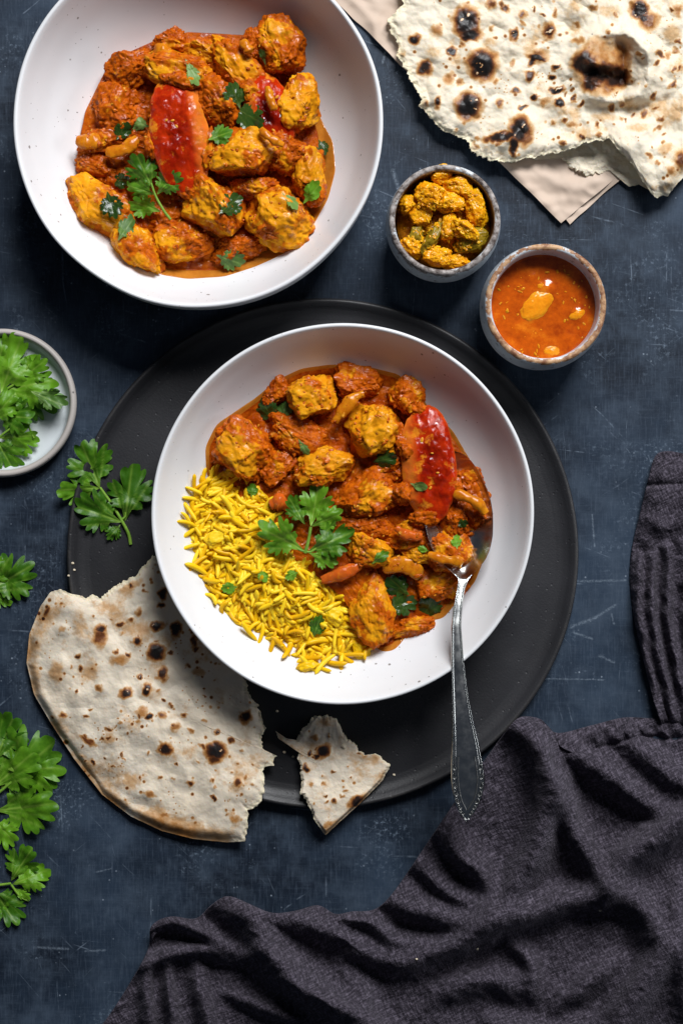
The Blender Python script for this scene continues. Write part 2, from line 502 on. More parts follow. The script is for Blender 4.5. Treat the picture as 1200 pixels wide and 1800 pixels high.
def m_tomato():
    m, nt, b = new_mat('cooked_tomato'); t = NT(nt); v = t.obj()
    rim = t.attr('rim'); bits = t.attr('bits'); jel = t.attr('jelly')
    n1 = t.noise(v, 120, 5, 0.65)
    red = t.mix(t.ramp(n1, [(0.35, 0.0), (0.65, 1.0)]), (0.26, 0.008, 0.002), (0.58, 0.036, 0.003))
    red = t.mix(jel, red, (0.17, 0.004, 0.001))
    col = t.mix(rim, red, (0.82, 0.25, 0.028))
    f = t.math('ADD', bits, t.math('MULTIPLY', t.math('SUBTRACT', t.noise(v, 330, 4, 0.7), 0.5), 1.0), True)
    col = t.mix(t.ramp(f, [(0.52, 0.0), (0.72, 1.0)]), col, (0.66, 0.20, 0.012))
    nt.links.new(col, b.inputs['Base Color'])
    nt.links.new(t.ramp(n1, [(0.3, 0.08), (0.7, 0.22)]), b.inputs['Roughness'])
    t.wet(b, v, 0.1, 1.0, 240)
    b.inputs['Subsurface Weight'].default_value = 0.1
    b.inputs['Subsurface Radius'].default_value = (0.005, 0.0008, 0.0003)
    b.inputs['Subsurface Scale'].default_value = 1.0
    nt.links.new(t.bump(t.math('ADD', t.noise(v, 260, 5, 0.7), t.math('MULTIPLY', t.vor(v, 220), 0.25)), 0.28, 0.0010), b.inputs['Normal'])
    return m

def m_simple(name, ca, cb, scale=150, rough=0.4, sss=0.0, rad=(0.002, 0.001, 0.0005), bump=0.3, bscale=400, bd=0.0005, spec=0.22):
    m, nt, b = new_mat(name); t = NT(nt); v = t.obj()
    n1 = t.noise(v, scale, 5, 0.65)
    nt.links.new(t.mix(t.ramp(n1, [(0.33, 0.0), (0.67, 1.0)]), ca, cb), b.inputs['Base Color'])
    b.inputs['Roughness'].default_value = rough
    b.inputs['Specular IOR Level'].default_value = spec
    if sss:
        b.inputs['Subsurface Weight'].default_value = sss
        b.inputs['Subsurface Radius'].default_value = rad
        b.inputs['Subsurface Scale'].default_value = 1.0
    nt.links.new(t.bump(t.noise(v, bscale, 4, 0.65), bump, bd), b.inputs['Normal'])
    return m

def m_rice():
    m, nt, b = new_mat('turmeric_rice'); t = NT(nt); v = t.obj()
    rnd = t.n('ShaderNodeObjectInfo').outputs['Random']
    n1 = t.noise(v, 140, 4, 0.6)
    f = t.math('ADD', t.math('MULTIPLY', n1, 0.45), t.math('ADD', t.math('MULTIPLY', rnd, 0.5), t.math('MULTIPLY', t.attr('gr'), 0.5)))
    nt.links.new(t.ramp(f, [(0.12, (0.68, 0.33, 0.003)), (0.45, (0.84, 0.52, 0.005)), (0.8, (0.92, 0.66, 0.03))]), b.inputs['Base Color'])
    b.inputs['Roughness'].default_value = 0.38
    b.inputs['Specular IOR Level'].default_value = 0.2
    b.inputs['Subsurface Weight'].default_value = 0.1
    b.inputs['Subsurface Radius'].default_value = (0.0015, 0.0009, 0.0002)
    b.inputs['Subsurface Scale'].default_value = 1.0
    nt.links.new(t.bump(t.noise(v, 500, 3), 0.2, 0.0004), b.inputs['Normal'])
    return m

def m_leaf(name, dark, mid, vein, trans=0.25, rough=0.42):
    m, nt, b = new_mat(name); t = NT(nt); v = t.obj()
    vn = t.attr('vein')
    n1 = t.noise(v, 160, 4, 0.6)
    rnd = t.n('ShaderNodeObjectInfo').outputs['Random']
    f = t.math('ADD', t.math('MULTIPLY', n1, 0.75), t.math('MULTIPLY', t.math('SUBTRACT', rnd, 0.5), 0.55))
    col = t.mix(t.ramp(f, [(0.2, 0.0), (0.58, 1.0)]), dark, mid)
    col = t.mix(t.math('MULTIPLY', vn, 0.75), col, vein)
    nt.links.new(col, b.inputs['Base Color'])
    b.inputs['Roughness'].default_value = rough
    b.inputs['Specular IOR Level'].default_value = 0.35
    nt.links.new(t.bump(t.math('ADD', t.math('MULTIPLY', vn, -0.8), t.noise(v, 420, 4, 0.6)), 0.3, 0.0005), b.inputs['Normal'])
    tr = t.n('ShaderNodeBsdfTranslucent'); nt.links.new(col, tr.inputs[0])
    mx = t.n('ShaderNodeMixShader'); mx.inputs[0].default_value = trans
    nt.links.new(b.outputs[0], mx.inputs[1]); nt.links.new(tr.outputs[0], mx.inputs[2])
    out = [n for n in nt.nodes if n.type == 'OUTPUT_MATERIAL'][0]
    nt.links.new(mx.outputs[0], out.inputs[0])
    return m

def m_linen():
    m, nt, b = new_mat('charcoal_linen'); t = NT(nt)
    cu = t.attr('cu'); cv = t.attr('cv')
    cx = t.n('ShaderNodeCombineXYZ'); nt.links.new(cu, cx.inputs[0]); nt.links.new(cv, cx.inputs[1])
    v = cx.outputs[0]
    ta = t.noise(t.map(v, (0.34, 0.07, 1)), 1, 3, 0.6)
    tb = t.noise(t.map(v, (0.07, 0.34, 1), loc=(3, 7, 0)), 1, 3, 0.6)
    slub = t.noise(t.map(v, (0.22, 0.22, 1), loc=(8, 1, 0)), 1, 3, 0.7)
    h = t.math('ADD', t.math('ADD', t.math('MULTIPLY', ta, 1.0), t.math('MULTIPLY', tb, 1.0)), t.math('MULTIPLY', slub, 0.7))
    f = t.math('MULTIPLY', h, 0.37)
    col = t.ramp(f, [(0.40, (0.011, 0.009, 0.0135)), (0.50, (0.040, 0.034, 0.046)), (0.60, (0.118, 0.102, 0.132))])
    nt.links.new(col, b.inputs['Base Color'])
    b.inputs['Roughness'].default_value = 0.85
    b.inputs['Specular IOR Level'].default_value = 0.15
    b.inputs['Sheen Weight'].default_value = 0.12
    b.inputs['Sheen Tint'].default_value = (0.6, 0.55, 0.65, 1)
    nt.links.new(t.bump(h, 1.0, 0.0009), b.inputs['Normal'])
    return m

def m_silver():
    m, nt, b = new_mat('old_silver'); t = NT(nt); v = t.obj()
    n1 = t.noise(v, 200, 4, 0.6)
    nt.links.new(t.mix(n1, (0.50, 0.52, 0.52), (0.62, 0.62, 0.60)), b.inputs['Base Color'])
    b.inputs['Metallic'].default_value = 1.0
    nt.links.new(t.ramp(n1, [(0.3, 0.15), (0.7, 0.27)]), b.inputs['Roughness'])
    nt.links.new(t.bump(t.noise(v, 150, 3), 0.03, 0.0003), b.inputs['Normal'])
    return m

def m_paper():
    m, nt, b = new_mat('baking_paper'); t = NT(nt); v = t.obj()
    n1 = t.noise(v, 40, 4, 0.6)
    nt.links.new(t.mix(n1, (0.50, 0.38, 0.295), (0.60, 0.475, 0.38)), b.inputs['Base Color'])
    b.inputs['Roughness'].default_value = 0.6
    b.inputs['Specular IOR Level'].default_value = 0.3
    nt.links.new(t.bump(t.noise(v, 300, 4, 0.7), 0.2, 0.0003), b.inputs['Normal'])
    return m

def m_chutney():
    m, nt, b = new_mat('orange_chutney'); t = NT(nt); v = t.obj()
    lump = t.attr('lump')
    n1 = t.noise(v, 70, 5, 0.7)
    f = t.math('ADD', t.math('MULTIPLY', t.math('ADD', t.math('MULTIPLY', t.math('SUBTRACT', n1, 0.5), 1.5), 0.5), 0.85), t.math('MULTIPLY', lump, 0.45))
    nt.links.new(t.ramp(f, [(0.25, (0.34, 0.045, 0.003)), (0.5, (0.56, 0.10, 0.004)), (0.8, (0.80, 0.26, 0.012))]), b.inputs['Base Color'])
    b.inputs['Roughness'].default_value = 0.09
    b.inputs['Subsurface Weight'].default_value = 0.3
    b.inputs['Subsurface Radius'].default_value = (0.006, 0.002, 0.0004)
    b.inputs['Subsurface Scale'].default_value = 1.0
    nt.links.new(t.bump(t.noise(v, 120, 3, 0.5), 0.12, 0.001), b.inputs['Normal'])
    return m

M = dict(
    table=m_table(),
    white=m_speckled('speckled_white_glaze', (0.74, 0.745, 0.76)),
    charger=m_charger(),
    rust_dark=m_rustic('rustic_glaze_brown_lip', ((0.06, 0.04, 0.032), (0.42, 0.38, 0.36)), (0.60, 0.65, 0.69), ((0.09, 0.045, 0.018), (0.22, 0.12, 0.05))),
    rust_tan=m_rustic('rustic_glaze_tan_lip', ((0.20, 0.075, 0.03), (0.56, 0.34, 0.18)), (0.62, 0.66, 0.70)),
    dish=m_speckled('pale_dish_glaze', (0.60, 0.64, 0.66), (0.03, 0.025, 0.025), 70, 0.12, 0.62, 0.4),
    dish_rim=m_speckled('dish_lip_glaze', (0.46, 0.42, 0.39), (0.02, 0.018, 0.018), 95, 0.14, 0.72, 0.45),
    naan=m_bread('naan_crust', (0.75, 0.68, 0.55), (0.64, 0.44, 0.24)),
    naan2=m_bread('torn_naan_crust', (0.74, 0.655, 0.53), (0.58, 0.38, 0.21)),
    chicken=m_chicken(),
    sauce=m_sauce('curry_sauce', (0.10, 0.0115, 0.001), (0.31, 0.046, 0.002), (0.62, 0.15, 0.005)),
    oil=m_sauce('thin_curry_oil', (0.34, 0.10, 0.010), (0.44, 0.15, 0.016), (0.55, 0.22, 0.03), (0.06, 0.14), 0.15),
    tomato=m_tomato(),
    onion=m_simple('cooked_onion', (0.42, 0.095, 0.003), (0.68, 0.25, 0.008), 170, 0.2, 0.08, (0.005, 0.002, 0.0005)),
    bits=m_simple('curry_bits', (0.60, 0.19, 0.008), (0.78, 0.37, 0.03), 90, 0.28, 0.15, (0.003, 0.001, 0.0003)),
    sauce_lump=m_simple('curry_sauce_lump', (0.36, 0.055, 0.003), (0.62, 0.15, 0.005), 90, 0.22, 0.08, (0.003, 0.001, 0.0003)),
    rice=m_rice(),
    leaf=m_leaf('coriander_leaf', (0.040, 0.140, 0.005), (0.140, 0.345, 0.014), (0.30, 0.48, 0.07)),
    leaf_pale=m_leaf('chopped_coriander', (0.075, 0.17, 0.030), (0.17, 0.31, 0.065), (0.32, 0.45, 0.15)),
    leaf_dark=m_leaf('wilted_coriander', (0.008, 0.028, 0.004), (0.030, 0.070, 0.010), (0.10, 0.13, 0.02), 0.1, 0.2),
    stem=m_simple('coriander_stem', (0.12, 0.26, 0.025), (0.22, 0.38, 0.05), 150, 0.4, 0.15),
    linen=m_linen(),
    silver=m_silver(),
    tarnish=m_simple('tarnished_silver', (0.16, 0.165, 0.165), (0.30, 0.30, 0.29), 300, 0.34),
    paper=m_paper(),
    chutney=m_chutney(),
    apricot=m_simple('chutney_fruit', (0.78, 0.24, 0.006), (0.86, 0.33, 0.014), 80, 0.08, 0.4, (0.006, 0.003, 0.0006), 0.1),
    pickle=m_simple('mustard_pickle', (0.70, 0.23, 0.003), (0.90, 0.46, 0.008), 130, 0.22, 0.2, (0.004, 0.0015, 0.0003), 0.3, 320, 0.0008, 0.3),
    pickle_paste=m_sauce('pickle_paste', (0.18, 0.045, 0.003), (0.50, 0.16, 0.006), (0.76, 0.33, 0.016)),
    pepper=m_simple('green_pickled_pepper', (0.17, 0.11, 0.006), (0.36, 0.24, 0.015), 110, 0.2, 0.25, (0.003, 0.002, 0.0004)),
    crumb=m_simple('bread_crumb', (0.6, 0.5, 0.36), (0.74, 0.66, 0.52), 300, 0.8),
)

M['tarnish'].node_tree.nodes['Principled BSDF'].inputs['Metallic'].default_value = 0.9

# ------------------------------------------------------------------ the setting
def tabletop():
    xs = np.array([-900, 900.0]); 
    v = np.array([[-1500, -1700, 0], [1500, -1700, 0], [1500, 1700, 0], [-1500, 1700, 0],
                  [-1500, -1700, -60], [1500, -1700, -60], [1500, 1700, -60], [-1500, 1700, -60]], float)
    f = np.array([[0, 1, 2, 3], [7, 6, 5, 4], [0, 4, 5, 1], [1, 5, 6, 2], [2, 6, 7, 3], [3, 7, 4, 0]])
    o = mesh_obj('tabletop', v, f, M['table'], smooth=False)
    tag(o, 'dark navy painted board with chalky scuffs and scratches', kind='structure')
tabletop()

# ------------------------------------------------------------------ crockery
def lathe(name, centre, prof, mat, parent=None, n=192, wob=0.0, seed=0, attrs=None, origin=None):
    """prof (k,2) radius,z (world px) from inside centre to outside centre"""
    prof = np.asarray(prof, float)
    a = np.linspace(0, 2 * np.pi, n, endpoint=False)
    k = len(prof)
    r = prof[:, 0][None] * np.ones((n, 1)); z = prof[:, 1][None] * np.ones((n, 1))
    if wob:
        w = fbm(np.stack([np.cos(a) * 1.1 + seed, np.sin(a) * 1.1, np.full(n, seed * 3.1)], 1), 2)
        w2_ = fbm(np.stack([np.cos(a) * 1.4 + seed, np.sin(a) * 1.4, np.full(n, seed * 5.7)], 1), 2)
        top = (prof[:, 1] - prof[:, 1].min()) / (np.ptp(prof[:, 1]) + 1e-6)
        r = r * (1 + wob * w[:, None] * top[None])
        z = z + np.ptp(prof[:, 1]) * wob * 1.6 * w2_[:, None] * top[None] ** 2
    x = centre[0] + r * np.cos(a)[:, None]; y = centre[1] + r * np.sin(a)[:, None]
    v = np.stack([x, y, z], 2).reshape(-1, 3)
    f = grid_faces(n, k, True)
    at = {q: np.tile(np.asarray(val), n) for q, val in (attrs or {}).items()}
    return mesh_obj(name, v, f, mat, parent, origin, at)

class Bowl: pass
def bowl(name, label, ix, iy, rimg, z0, H, inner, outer, mat, wob=0.004, seed=1, lip=4.0, floor=10, foot=True, edge=None, cat='bowl'):
    """inner / outer: list of (r_norm, t) profile points, t 0..1 of height"""
    b = Bowl()
    zr = z0 + H
    k = 1 - zr / DPX
    b.c = np.array([(ix - 600) * k, (900 - iy) * k]); b.R = rimg * k; b.z0 = z0; b.H = H
    ri = b.R - lip * 2
    pin = spline([(r * ri, z0 + floor + t * (H - floor)) for r, t in inner], 60)
    pin[0, 0] = 0.3
    pin[:, 0] = np.maximum.accumulate(pin[:, 0])
    b.pin = pin
    pout = spline([(r * b.R, z0 + t * H) for r, t in outer], 40)
    # rounded lip between
    a = np.linspace(0.15 * np.pi, 0.9 * np.pi, 7)
    lipc = np.stack([b.R - lip - lip * np.cos(a), zr - lip * 0.6 + lip * np.sin(a)], 1)
    pi_ = pin[pin[:, 1] < zr - lip * 0.5]
    po_ = pout[pout[:, 1] < zr - lip * 0.8][::-1]
    bot = [(0.62 * b.R * outer[0][0], z0 + 3), (0.3, z0 + 3)]
    prof = np.concatenate([pi_, lipc, po_, np.array(bot)])
    ni, nl, no = len(pi_), len(lipc), len(po_) + 2
    t = (prof[:, 1] - z0) / H
    e = np.clip(1 - np.abs(np.arange(len(prof)) - (ni + nl / 2)) / 3.5, 0, 1)
    if edge: # unglazed lip band reaching a little down outside
        dist = np.concatenate([[0], np.cumsum(np.linalg.norm(np.diff(prof, axis=0), axis=1))])
        mid = dist[ni + nl // 2]
        dd = dist - mid
        e = np.where(dd < 0, np.clip(1 - (-dd) / edge[0], 0, 1), np.clip(1 - dd / edge[1], 0, 1))
    ins = (np.arange(len(prof)) < ni).astype(float)
    b.o = lathe(name, b.c, prof, mat, None, 200, wob, seed, dict(edge=e, inside=ins), origin=(b.c[0], b.c[1], z0))
    tag(b.o, label, cat)
    return b
def inner_z(b, r):
    return np.interp(r, b.pin[:, 0], b.pin[:, 1], right=b.z0 + b.H)
def bowl_z(b, x, y, guess=60):
    z = np.full_like(np.asarray(x, float), guess + b.z0)
    for _ in range(3):
        p = PX(np.asarray(x, float), np.asarray(y, float), z)
        r = np.hypot(p[..., 0] - b.c[0], p[..., 1] - b.c[1])
        z = inner_z(b, r)
    return z

# charger plate
k = 1 - 24 / DPX
CH = ((567 - 600) * k, (900 - 973) * k)
Rc = 449 * k
cp = spline([(0.3, 12), (Rc * 0.5, 12), (Rc * 0.86, 12.2), (Rc * 0.925, 13), (Rc * 0.955, 17), (Rc * 0.975, 23), (Rc * 0.988, 26), (Rc * 0.997, 24), (Rc, 19), (Rc * 0.985, 10), (Rc * 0.95, 2), (Rc * 0.9, 0.4)], 90)
cp[:, 0] = np.maximum(cp[:, 0], 0.3)
ce = np.exp(-((np.arange(90) - 90 * 6.3 / 11) / 4.5) ** 2)
o = lathe('charger_plate', CH, cp, M['charger'], None, 300, 0.003, 3, dict(edge=ce), origin=(CH[0], CH[1], 0))
tag(o, 'large round matt black charger plate under the speckled bowl', 'plate')

INNER = [(0, 0), (0.25, 0.0), (0.45, 0.02), (0.62, 0.10), (0.76, 0.26), (0.87, 0.48), (0.945, 0.74), (1.0, 1.0)]
OUTER = [(0.50, 0.0), (0.52, 0.03), (0.66, 0.08), (0.80, 0.24), (0.90, 0.48), (0.965, 0.76), (1.0, 1.0)]
OUTER2 = [(0.50, 0.0), (0.52, 0.03), (0.70, 0.08), (0.86, 0.24), (0.955, 0.46), (0.992, 0.72), (1.0, 1.0)]
B1 = bowl('curry_bowl', 'speckled white bowl of curry and yellow rice on the black charger plate', 602, 903, 336, 13, 132, INNER, OUTER, M['white'], 0.006, 1, 3.6)
B2 = bowl('serving_bowl', 'speckled white serving bowl filled with curry only, standing on the table', 348, 217, 325, 1, 160, INNER, OUTER2, M['white'], 0.012, 2, 3.8)
SMI = [(0, 0), (0.4, 0.0), (0.7, 0.06), (0.88, 0.25), (0.96, 0.55), (1.0, 1.0)]
SMO = [(0.55, 0.0), (0.62, 0.03), (0.84, 0.12), (0.99, 0.34), (1.04, 0.6), (1.015, 0.88), (0.99, 1.0)]
B3 = bowl('pickle_bowl', 'small rustic bowl with dark brown lip holding yellow pickle', 781, 386, 98, 1, 132, SMI, SMO, M['rust_dark'], 0.02, 5, 5.0, 10, edge=(18, 26))
B4 = bowl('chutney_bowl', 'small rustic bowl with tan lip holding smooth orange chutney', 958, 535, 107, 1, 132, SMI, SMO, M['rust_tan'], 0.02, 8, 5.6, 10, edge=(10, 15))
# little dish at the left
k = 1 - 34 / DPX
DC = ((3 - 600) * k, (900 - 708) * k); Rd = 131 * k
dp = spline([(0.3, 8), (Rd * 0.6, 8), (Rd * 0.82, 10), (Rd * 0.885, 18), (Rd * 0.91, 29), (Rd * 0.94, 34), (Rd * 0.98, 33), (Rd, 26), (Rd * 0.97, 12), (Rd * 0.85, 1.5), (Rd * 0.6, 1)], 80)
dp[:, 0] = np.maximum(dp[:, 0], 0.3)
dish = empty('small_dish', (DC[0], DC[1], 0), 'small pale round dish with speckled lip holding coriander', 'dish')
i0 = 80 * 3 // 10 + 4
lathe('dish_body', DC, dp[:i0 + 1], M['dish'], dish, 160, 0.0, 4, origin=(DC[0], DC[1], 0))
lathe('dish_rim', DC, dp[i0:], M['dish_rim'], dish, 160, 0.0, 4, origin=(DC[0], DC[1], 0))

# ------------------------------------------------------------------ food generators
def cube_sphere(n):
    l = np.tan(np.linspace(-np.pi / 4, np.pi / 4, n + 1))
    a, b = np.meshgrid(l, l, indexing='ij')
    one = np.ones_like(a)
    vs, fs = [], []
    for i, (p, q, r) in enumerate(((one, a, b), (-one, b, a), (b, one, a), (a, -one, b), (a, b, one), (b, a, -one))):
        v = np.stack([p, q, r], 2).reshape(-1, 3)
        f = grid_faces(n + 1, n + 1) + i * (n + 1) ** 2
        fs.append(f); vs.append(v)
    v = np.concatenate(vs); f = np.concatenate(fs)
    v /= np.linalg.norm(v, axis=1)[:, None]
    # weld
    key = np.round(v * 1e5).astype(int)
    _, idx, inv = np.unique(key, axis=0, return_index=True, return_inverse=True)
    v = v[idx]; f = inv.ravel()[f]
    # outward
    c = v[f].mean(1)
    nrm = np.cross(v[f[:, 1]] - v[f[:, 0]], v[f[:, 2]] - v[f[:, 0]])
    bad = (nrm * c).sum(1) < 0
    f[bad] = f[bad][:, ::-1]
    return v, f
CS = {n: cube_sphere(n) for n in (6, 16, 26, 36)}

def rotz(v, deg):
    c, s = math.cos(R(deg)), math.sin(R(deg))
    return np.stack([v[:, 0] * c - v[:, 1] * s, v[:, 0] * s + v[:, 1] * c, v[:, 2]], 1)

def lump_shape(a, b, c, rot, seed, boxy=3.0, cuts=5, rough=0.12, fib=1.6, res=26, tilt=(0, 0)):
    rs = np.random.RandomState(int(seed * 101) % 99991)
    u, f = CS[res]
    v = u / ((np.abs(u) ** boxy).sum(1) ** (1 / boxy))[:, None]
    for i in range(cuts):                       # soft random planar cuts: the look of hand-cut meat
        n = rs.normal(size=3); n[2] = abs(n[2]) * 0.9; n /= np.linalg.norm(n)
        d = rs.uniform(0.58, 0.92)
        ex = v @ n - d
        ex = np.where(ex > 0, ex, 0)
        v = v - n[None] * (ex * 0.85)[:, None]
    s0 = rs.uniform(-50, 50, 3)
    v = v + u * (rough * 1.5 * fbm(u * 1.5 + s0, 2) + rough * 0.6 * (0.35 - np.abs(fbm(u * 2.6 + s0 + 5, 2))) + rough * 0.5 * fbm(u * 6 + s0, 2))[:, None]
    v = v * np.array([a, b, c])
    p = v
    nrm = u / np.array([a, b, c]); nrm /= np.linalg.norm(nrm, axis=1)[:, None]
    v = v + nrm * (fib * fbm(p * np.array([0.03, 0.14, 0.14]) + s0, 3) + 0.9 * fib * fbm(p * 0.11 + s0, 3))[:, None]
    for ax, ang in ((0, tilt[0]), (1, tilt[1])):
        if ang:
            cc, ss = math.cos(R(ang)), math.sin(R(ang))
            if ax == 0: v = np.stack([v[:, 0], v[:, 1] * cc - v[:, 2] * ss, v[:, 1] * ss + v[:, 2] * cc], 1)
            else: v = np.stack([v[:, 0] * cc + v[:, 2] * ss, v[:, 1], -v[:, 0] * ss + v[:, 2] * cc], 1)
    return rotz(v, rot), f, u, s0

def chunk(name, label, x, y, a, b, rot, z, c=None, sauce=0.4, boxy=3.0, cat='chicken', group=None, mat='chicken', seed=None, rough=0.17, cuts=8, parent=None, res=36, tilt=(0, 0), fib=1.0, lumpy=3.2):
    seed = seed if seed is not None else x * 1.37 + y * 0.73
    c = c if c is not None else 0.78 * min(a, b)
    v, f, u, s0 = lump_shape(a, b, c, rot, seed, boxy, cuts, rough, fib, res, tilt)
    s = np.clip(sauce + 0.14 + 1.1 * fbm(v * 0.022 + s0, 3) + 0.35 * fbm(v * 0.1 + s0, 2) - 0.25 * np.clip(u[:, 2], -1, 1) + 0.05, 0, 1)
    l = 1 - np.clip(worley(v * 0.11 + s0), 0, 1)
    v = v + u * (s * (l * lumpy + 1.5 * noise(v * 0.2 + s0)) + 0.9 * noise(v * 0.17 + s0 + 9) + (0.2 + 0.8 * s) * (2.3 * (0.6 - worley(v * 0.22 + s0)) + 1.0 * noise(v * 0.42 + s0)))[:, None] * (0.25 + 0.75 * min(1, lumpy))
    p = PX(np.float64(x), np.float64(y), np.float64(z))
    org = (p[0], p[1], z - c * 0.8)
    o = mesh_obj(name, v + p, f, M[mat], parent, org, dict(sauce=s))
    if parent is None: tag(o, label, cat, group)
    return o

def sauce_sheet(name, label, b, cx, cy, poly, zf, mat, cat, lumps=6.0, nA=420, nR=130, seed=1, edge_lift=1.5, jag=5, wall=True):
    def top(x, y, rho, e):
        zi = bowl_z(b, x, y)
        l1 = 1 - np.clip(w2(x, y, 17, seed), 0, 1); l2 = 1 - np.clip(w2(x, y, 8, seed + 3), 0, 1)
        lump = l1 * 0.65 + l2 * 0.35
        g = sstep(1.0, 0.86, rho)
        z = zf(x, y) + g * (lumps * (lump - 0.45) * 2 + lumps * 0.9 * f2(x, y, 40, seed))
        if not wall: return z - 3 * sstep(0.93, 1.0, rho)
        z = np.maximum(z, zi + 0.6 + edge_lift * sstep(1.0, 0.96, rho))
        return np.where(rho > 0.995, zi - 2.5, z)
    x, y, rho, e, z, f = polar_sheet(cx, cy, poly, nA, nR, top, jag=jag, jags=16, seed=seed, smooth_r=3)
    l1 = 1 - np.clip(w2(x, y, 17, seed), 0, 1); l2 = 1 - np.clip(w2(x, y, 8, seed + 3), 0, 1)
    o = mesh_obj(name, PX(x, y, z), f, M[mat], None, tuple(PX(np.float64(cx), np.float64(cy), np.float64(b.z0 + 14))), dict(lump=l1 * 0.6 + l2 * 0.4))
    tag(o, label, cat)
    return o

TOMS = ((752, 815, 46, 100), (317, 238, 52, 104), (472, 200, 42, 70))
def scatter_bits(parent, name, pts, zf, mat, seed, smin=2.0, smax=5.0):
    """small minced pieces sitting in the sauce, too many to count: one stuff part"""
    rs = np.random.RandomState(seed)
    u, f = CS[6]
    parts = []
    for x, y in pts:
        if any(((x - q[0]) / q[2]) ** 2 + ((y - q[1]) / q[3]) ** 2 < 1 for q in TOMS): continue
        s = rs.uniform(smin ** .5, smax ** .5) ** 2
        d = u * np.array([s * rs.uniform(0.8, 2.2), s * rs.uniform(0.5, 1.1), s * rs.uniform(0.4, 0.7)])
        d = d + u * (0.6 * s * noise(u * 1.7 + rs.uniform(-20, 20, 3)))[:, None]
        d = rotz(d, rs.uniform(0, 360))
        z = float(zf(np.array([x]), np.array([y]))[0]) - s * 0.3
        parts.append((d + PX(np.float64(x), np.float64(y), np.float64(z)), f))
    v, ff = merge(parts)
    o = mesh_obj(name, v, ff, M[mat], parent, np.array(list(parent['_o'])))
    o['kind'] = 'stuff'
    return o

# --- coriander
def leaflet_mesh(base, tip, width, seed, zf, lift=6.0, curl=4.0, lobes=1.0, tilt=0.0, nth=190, nr=10):
    rs = np.random.RandomState(int(seed * 977) % 99991)
    bx, by = base; tx, ty = tip
    L = math.hypot(tx - bx, ty - by); ang = math.atan2(ty - by, tx - bx)
    CF = 0.42                                # the outline is drawn around a point up the midrib
    th = np.linspace(-np.pi, np.pi, nth)
    d = np.degrees(th); ad = np.abs(d)
    env = np.interp(ad, [0, 25, 50, 75, 100, 120, 140, 155, 168, 180], [0.60, 0.585, 0.55, 0.50, 0.43, 0.36, 0.27, 0.24, 0.30, CF])
    env = env * (1 + (width - 1) * np.abs(np.sin(th)) ** 1.2)
    j = rs.uniform(-5, 5, 16)
    rr = env.copy()
    def notch(phi, dep, w):
        return 1 - dep * lobes * np.exp(-np.abs((d - phi) / w) ** 1.5)
    for si, s in enumerate((-1, 1)):
        k = si * 8
        rr *= notch(s * 33 + j[k], rs.uniform(0.48, 0.66), 6.0)
        rr *= notch(s * 92 + j[k + 1], rs.uniform(0.40, 0.58), 7.0)
        rr *= notch(s * 12 + j[k + 2] * 0.6, rs.uniform(0.16, 0.26), 4.0)
        rr *= notch(s * 51 + j[k + 3] * 0.6, rs.uniform(0.18, 0.28), 4.2)
        rr *= notch(s * 70 + j[k + 4] * 0.6, rs.uniform(0.18, 0.3), 4.5)
        rr *= notch(s * 112 + j[k + 5] * 0.6, rs.uniform(0.08, 0.18), 5)
    rr *= 1 + 0.03 * np.cos(np.radians(d * 17 + rs.uniform(0, 360))) * sstep(150, 130, ad)
    rho = np.linspace(0, 1, nr) ** 0.9
    rho[0] = 0.0
    bend = 0.14 * np.sin(th)
    T = th[:, None] + bend[:, None] * rho[None] ** 2
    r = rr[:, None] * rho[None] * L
    lx = CF * L + r * np.cos(T); ly = r * np.sin(T)
    lx, ly = lx.ravel(), ly.ravel()
    # gentle sideways bend of the whole leaflet
    kb = rs.uniform(-0.12, 0.12)
    ly = ly + kb * lx ** 2 / L
    px = bx + lx * math.cos(ang) - ly * math.sin(ang)
    py = by + lx * math.sin(ang) + ly * math.cos(ang)
    # veins: straight lines from the base into the lobes
    va = np.degrees(np.arctan2(ly, lx)); vr = np.hypot(lx, ly) / L
    vein = np.zeros_like(lx)
    crease = np.zeros_like(lx)
    for c, w, st in ((0, 0.016, 1.0), (27 * width ** .5, 0.013, .8), (-27 * width ** .5, 0.013, .8), (13, 0.009, .5), (-13, 0.009, .5), (44, 0.010, .5), (-44, 0.010, .5)):
        dist = np.abs(vr * np.sin(np.radians(va - c)))
        on = np.clip(1.0 - vr * 0.9, 0, 1) ** 0.5
        vein = np.maximum(vein, st * np.exp(-(dist / (w * 1.2)) ** 2) * on)
        crease = np.maximum(crease, st * np.exp(-(dist / (w * 4)) ** 2) * on)
    q = np.clip(vr, 0, 1.2)
    z0 = zf(px, py)
    amp = L * 0.03
    z = z0 + lift + amp - amp * crease + curl * q ** 2 * np.cos(np.radians(va * 1.6 + rs.uniform(-50, 50))) + L * 0.17 * n2(px, py, L * 0.45, seed) + L * 0.035 * n2(px, py, L * 0.14, seed + 3)
    z = z + tilt * (ly / L) * L * 0.5
    z = np.maximum(z, z0 + 1.0)
    f = grid_faces(nth, nr)
    return PX(px, py, z), f, vein

def leaflet(parent, base, tip, width=1.0, seed=1.0, zf=None, mat='leaf', **kw):
    v, f, vein = leaflet_mesh(base, tip, width, seed, zf, **kw)
    return mesh_obj('leaflet', v, f, M[mat], parent, np.array(list(parent['_o'])), dict(vein=vein))

def stem(parent, pts, zs, rad, zf, name='stem'):
    s = spline([(x, y, dz) for (x, y), dz in zip(pts, zs)], 6 * len(pts))
    z = zf(s[:, 0], s[:, 1]) + s[:, 2]
    p = PX(s[:, 0], s[:, 1], z)
    v, f = tube(p, np.linspace(rad[0], rad[1], len(p)), 8)
    return mesh_obj(name, v, f, M['stem'], parent, np.array(list(parent['_o'])))

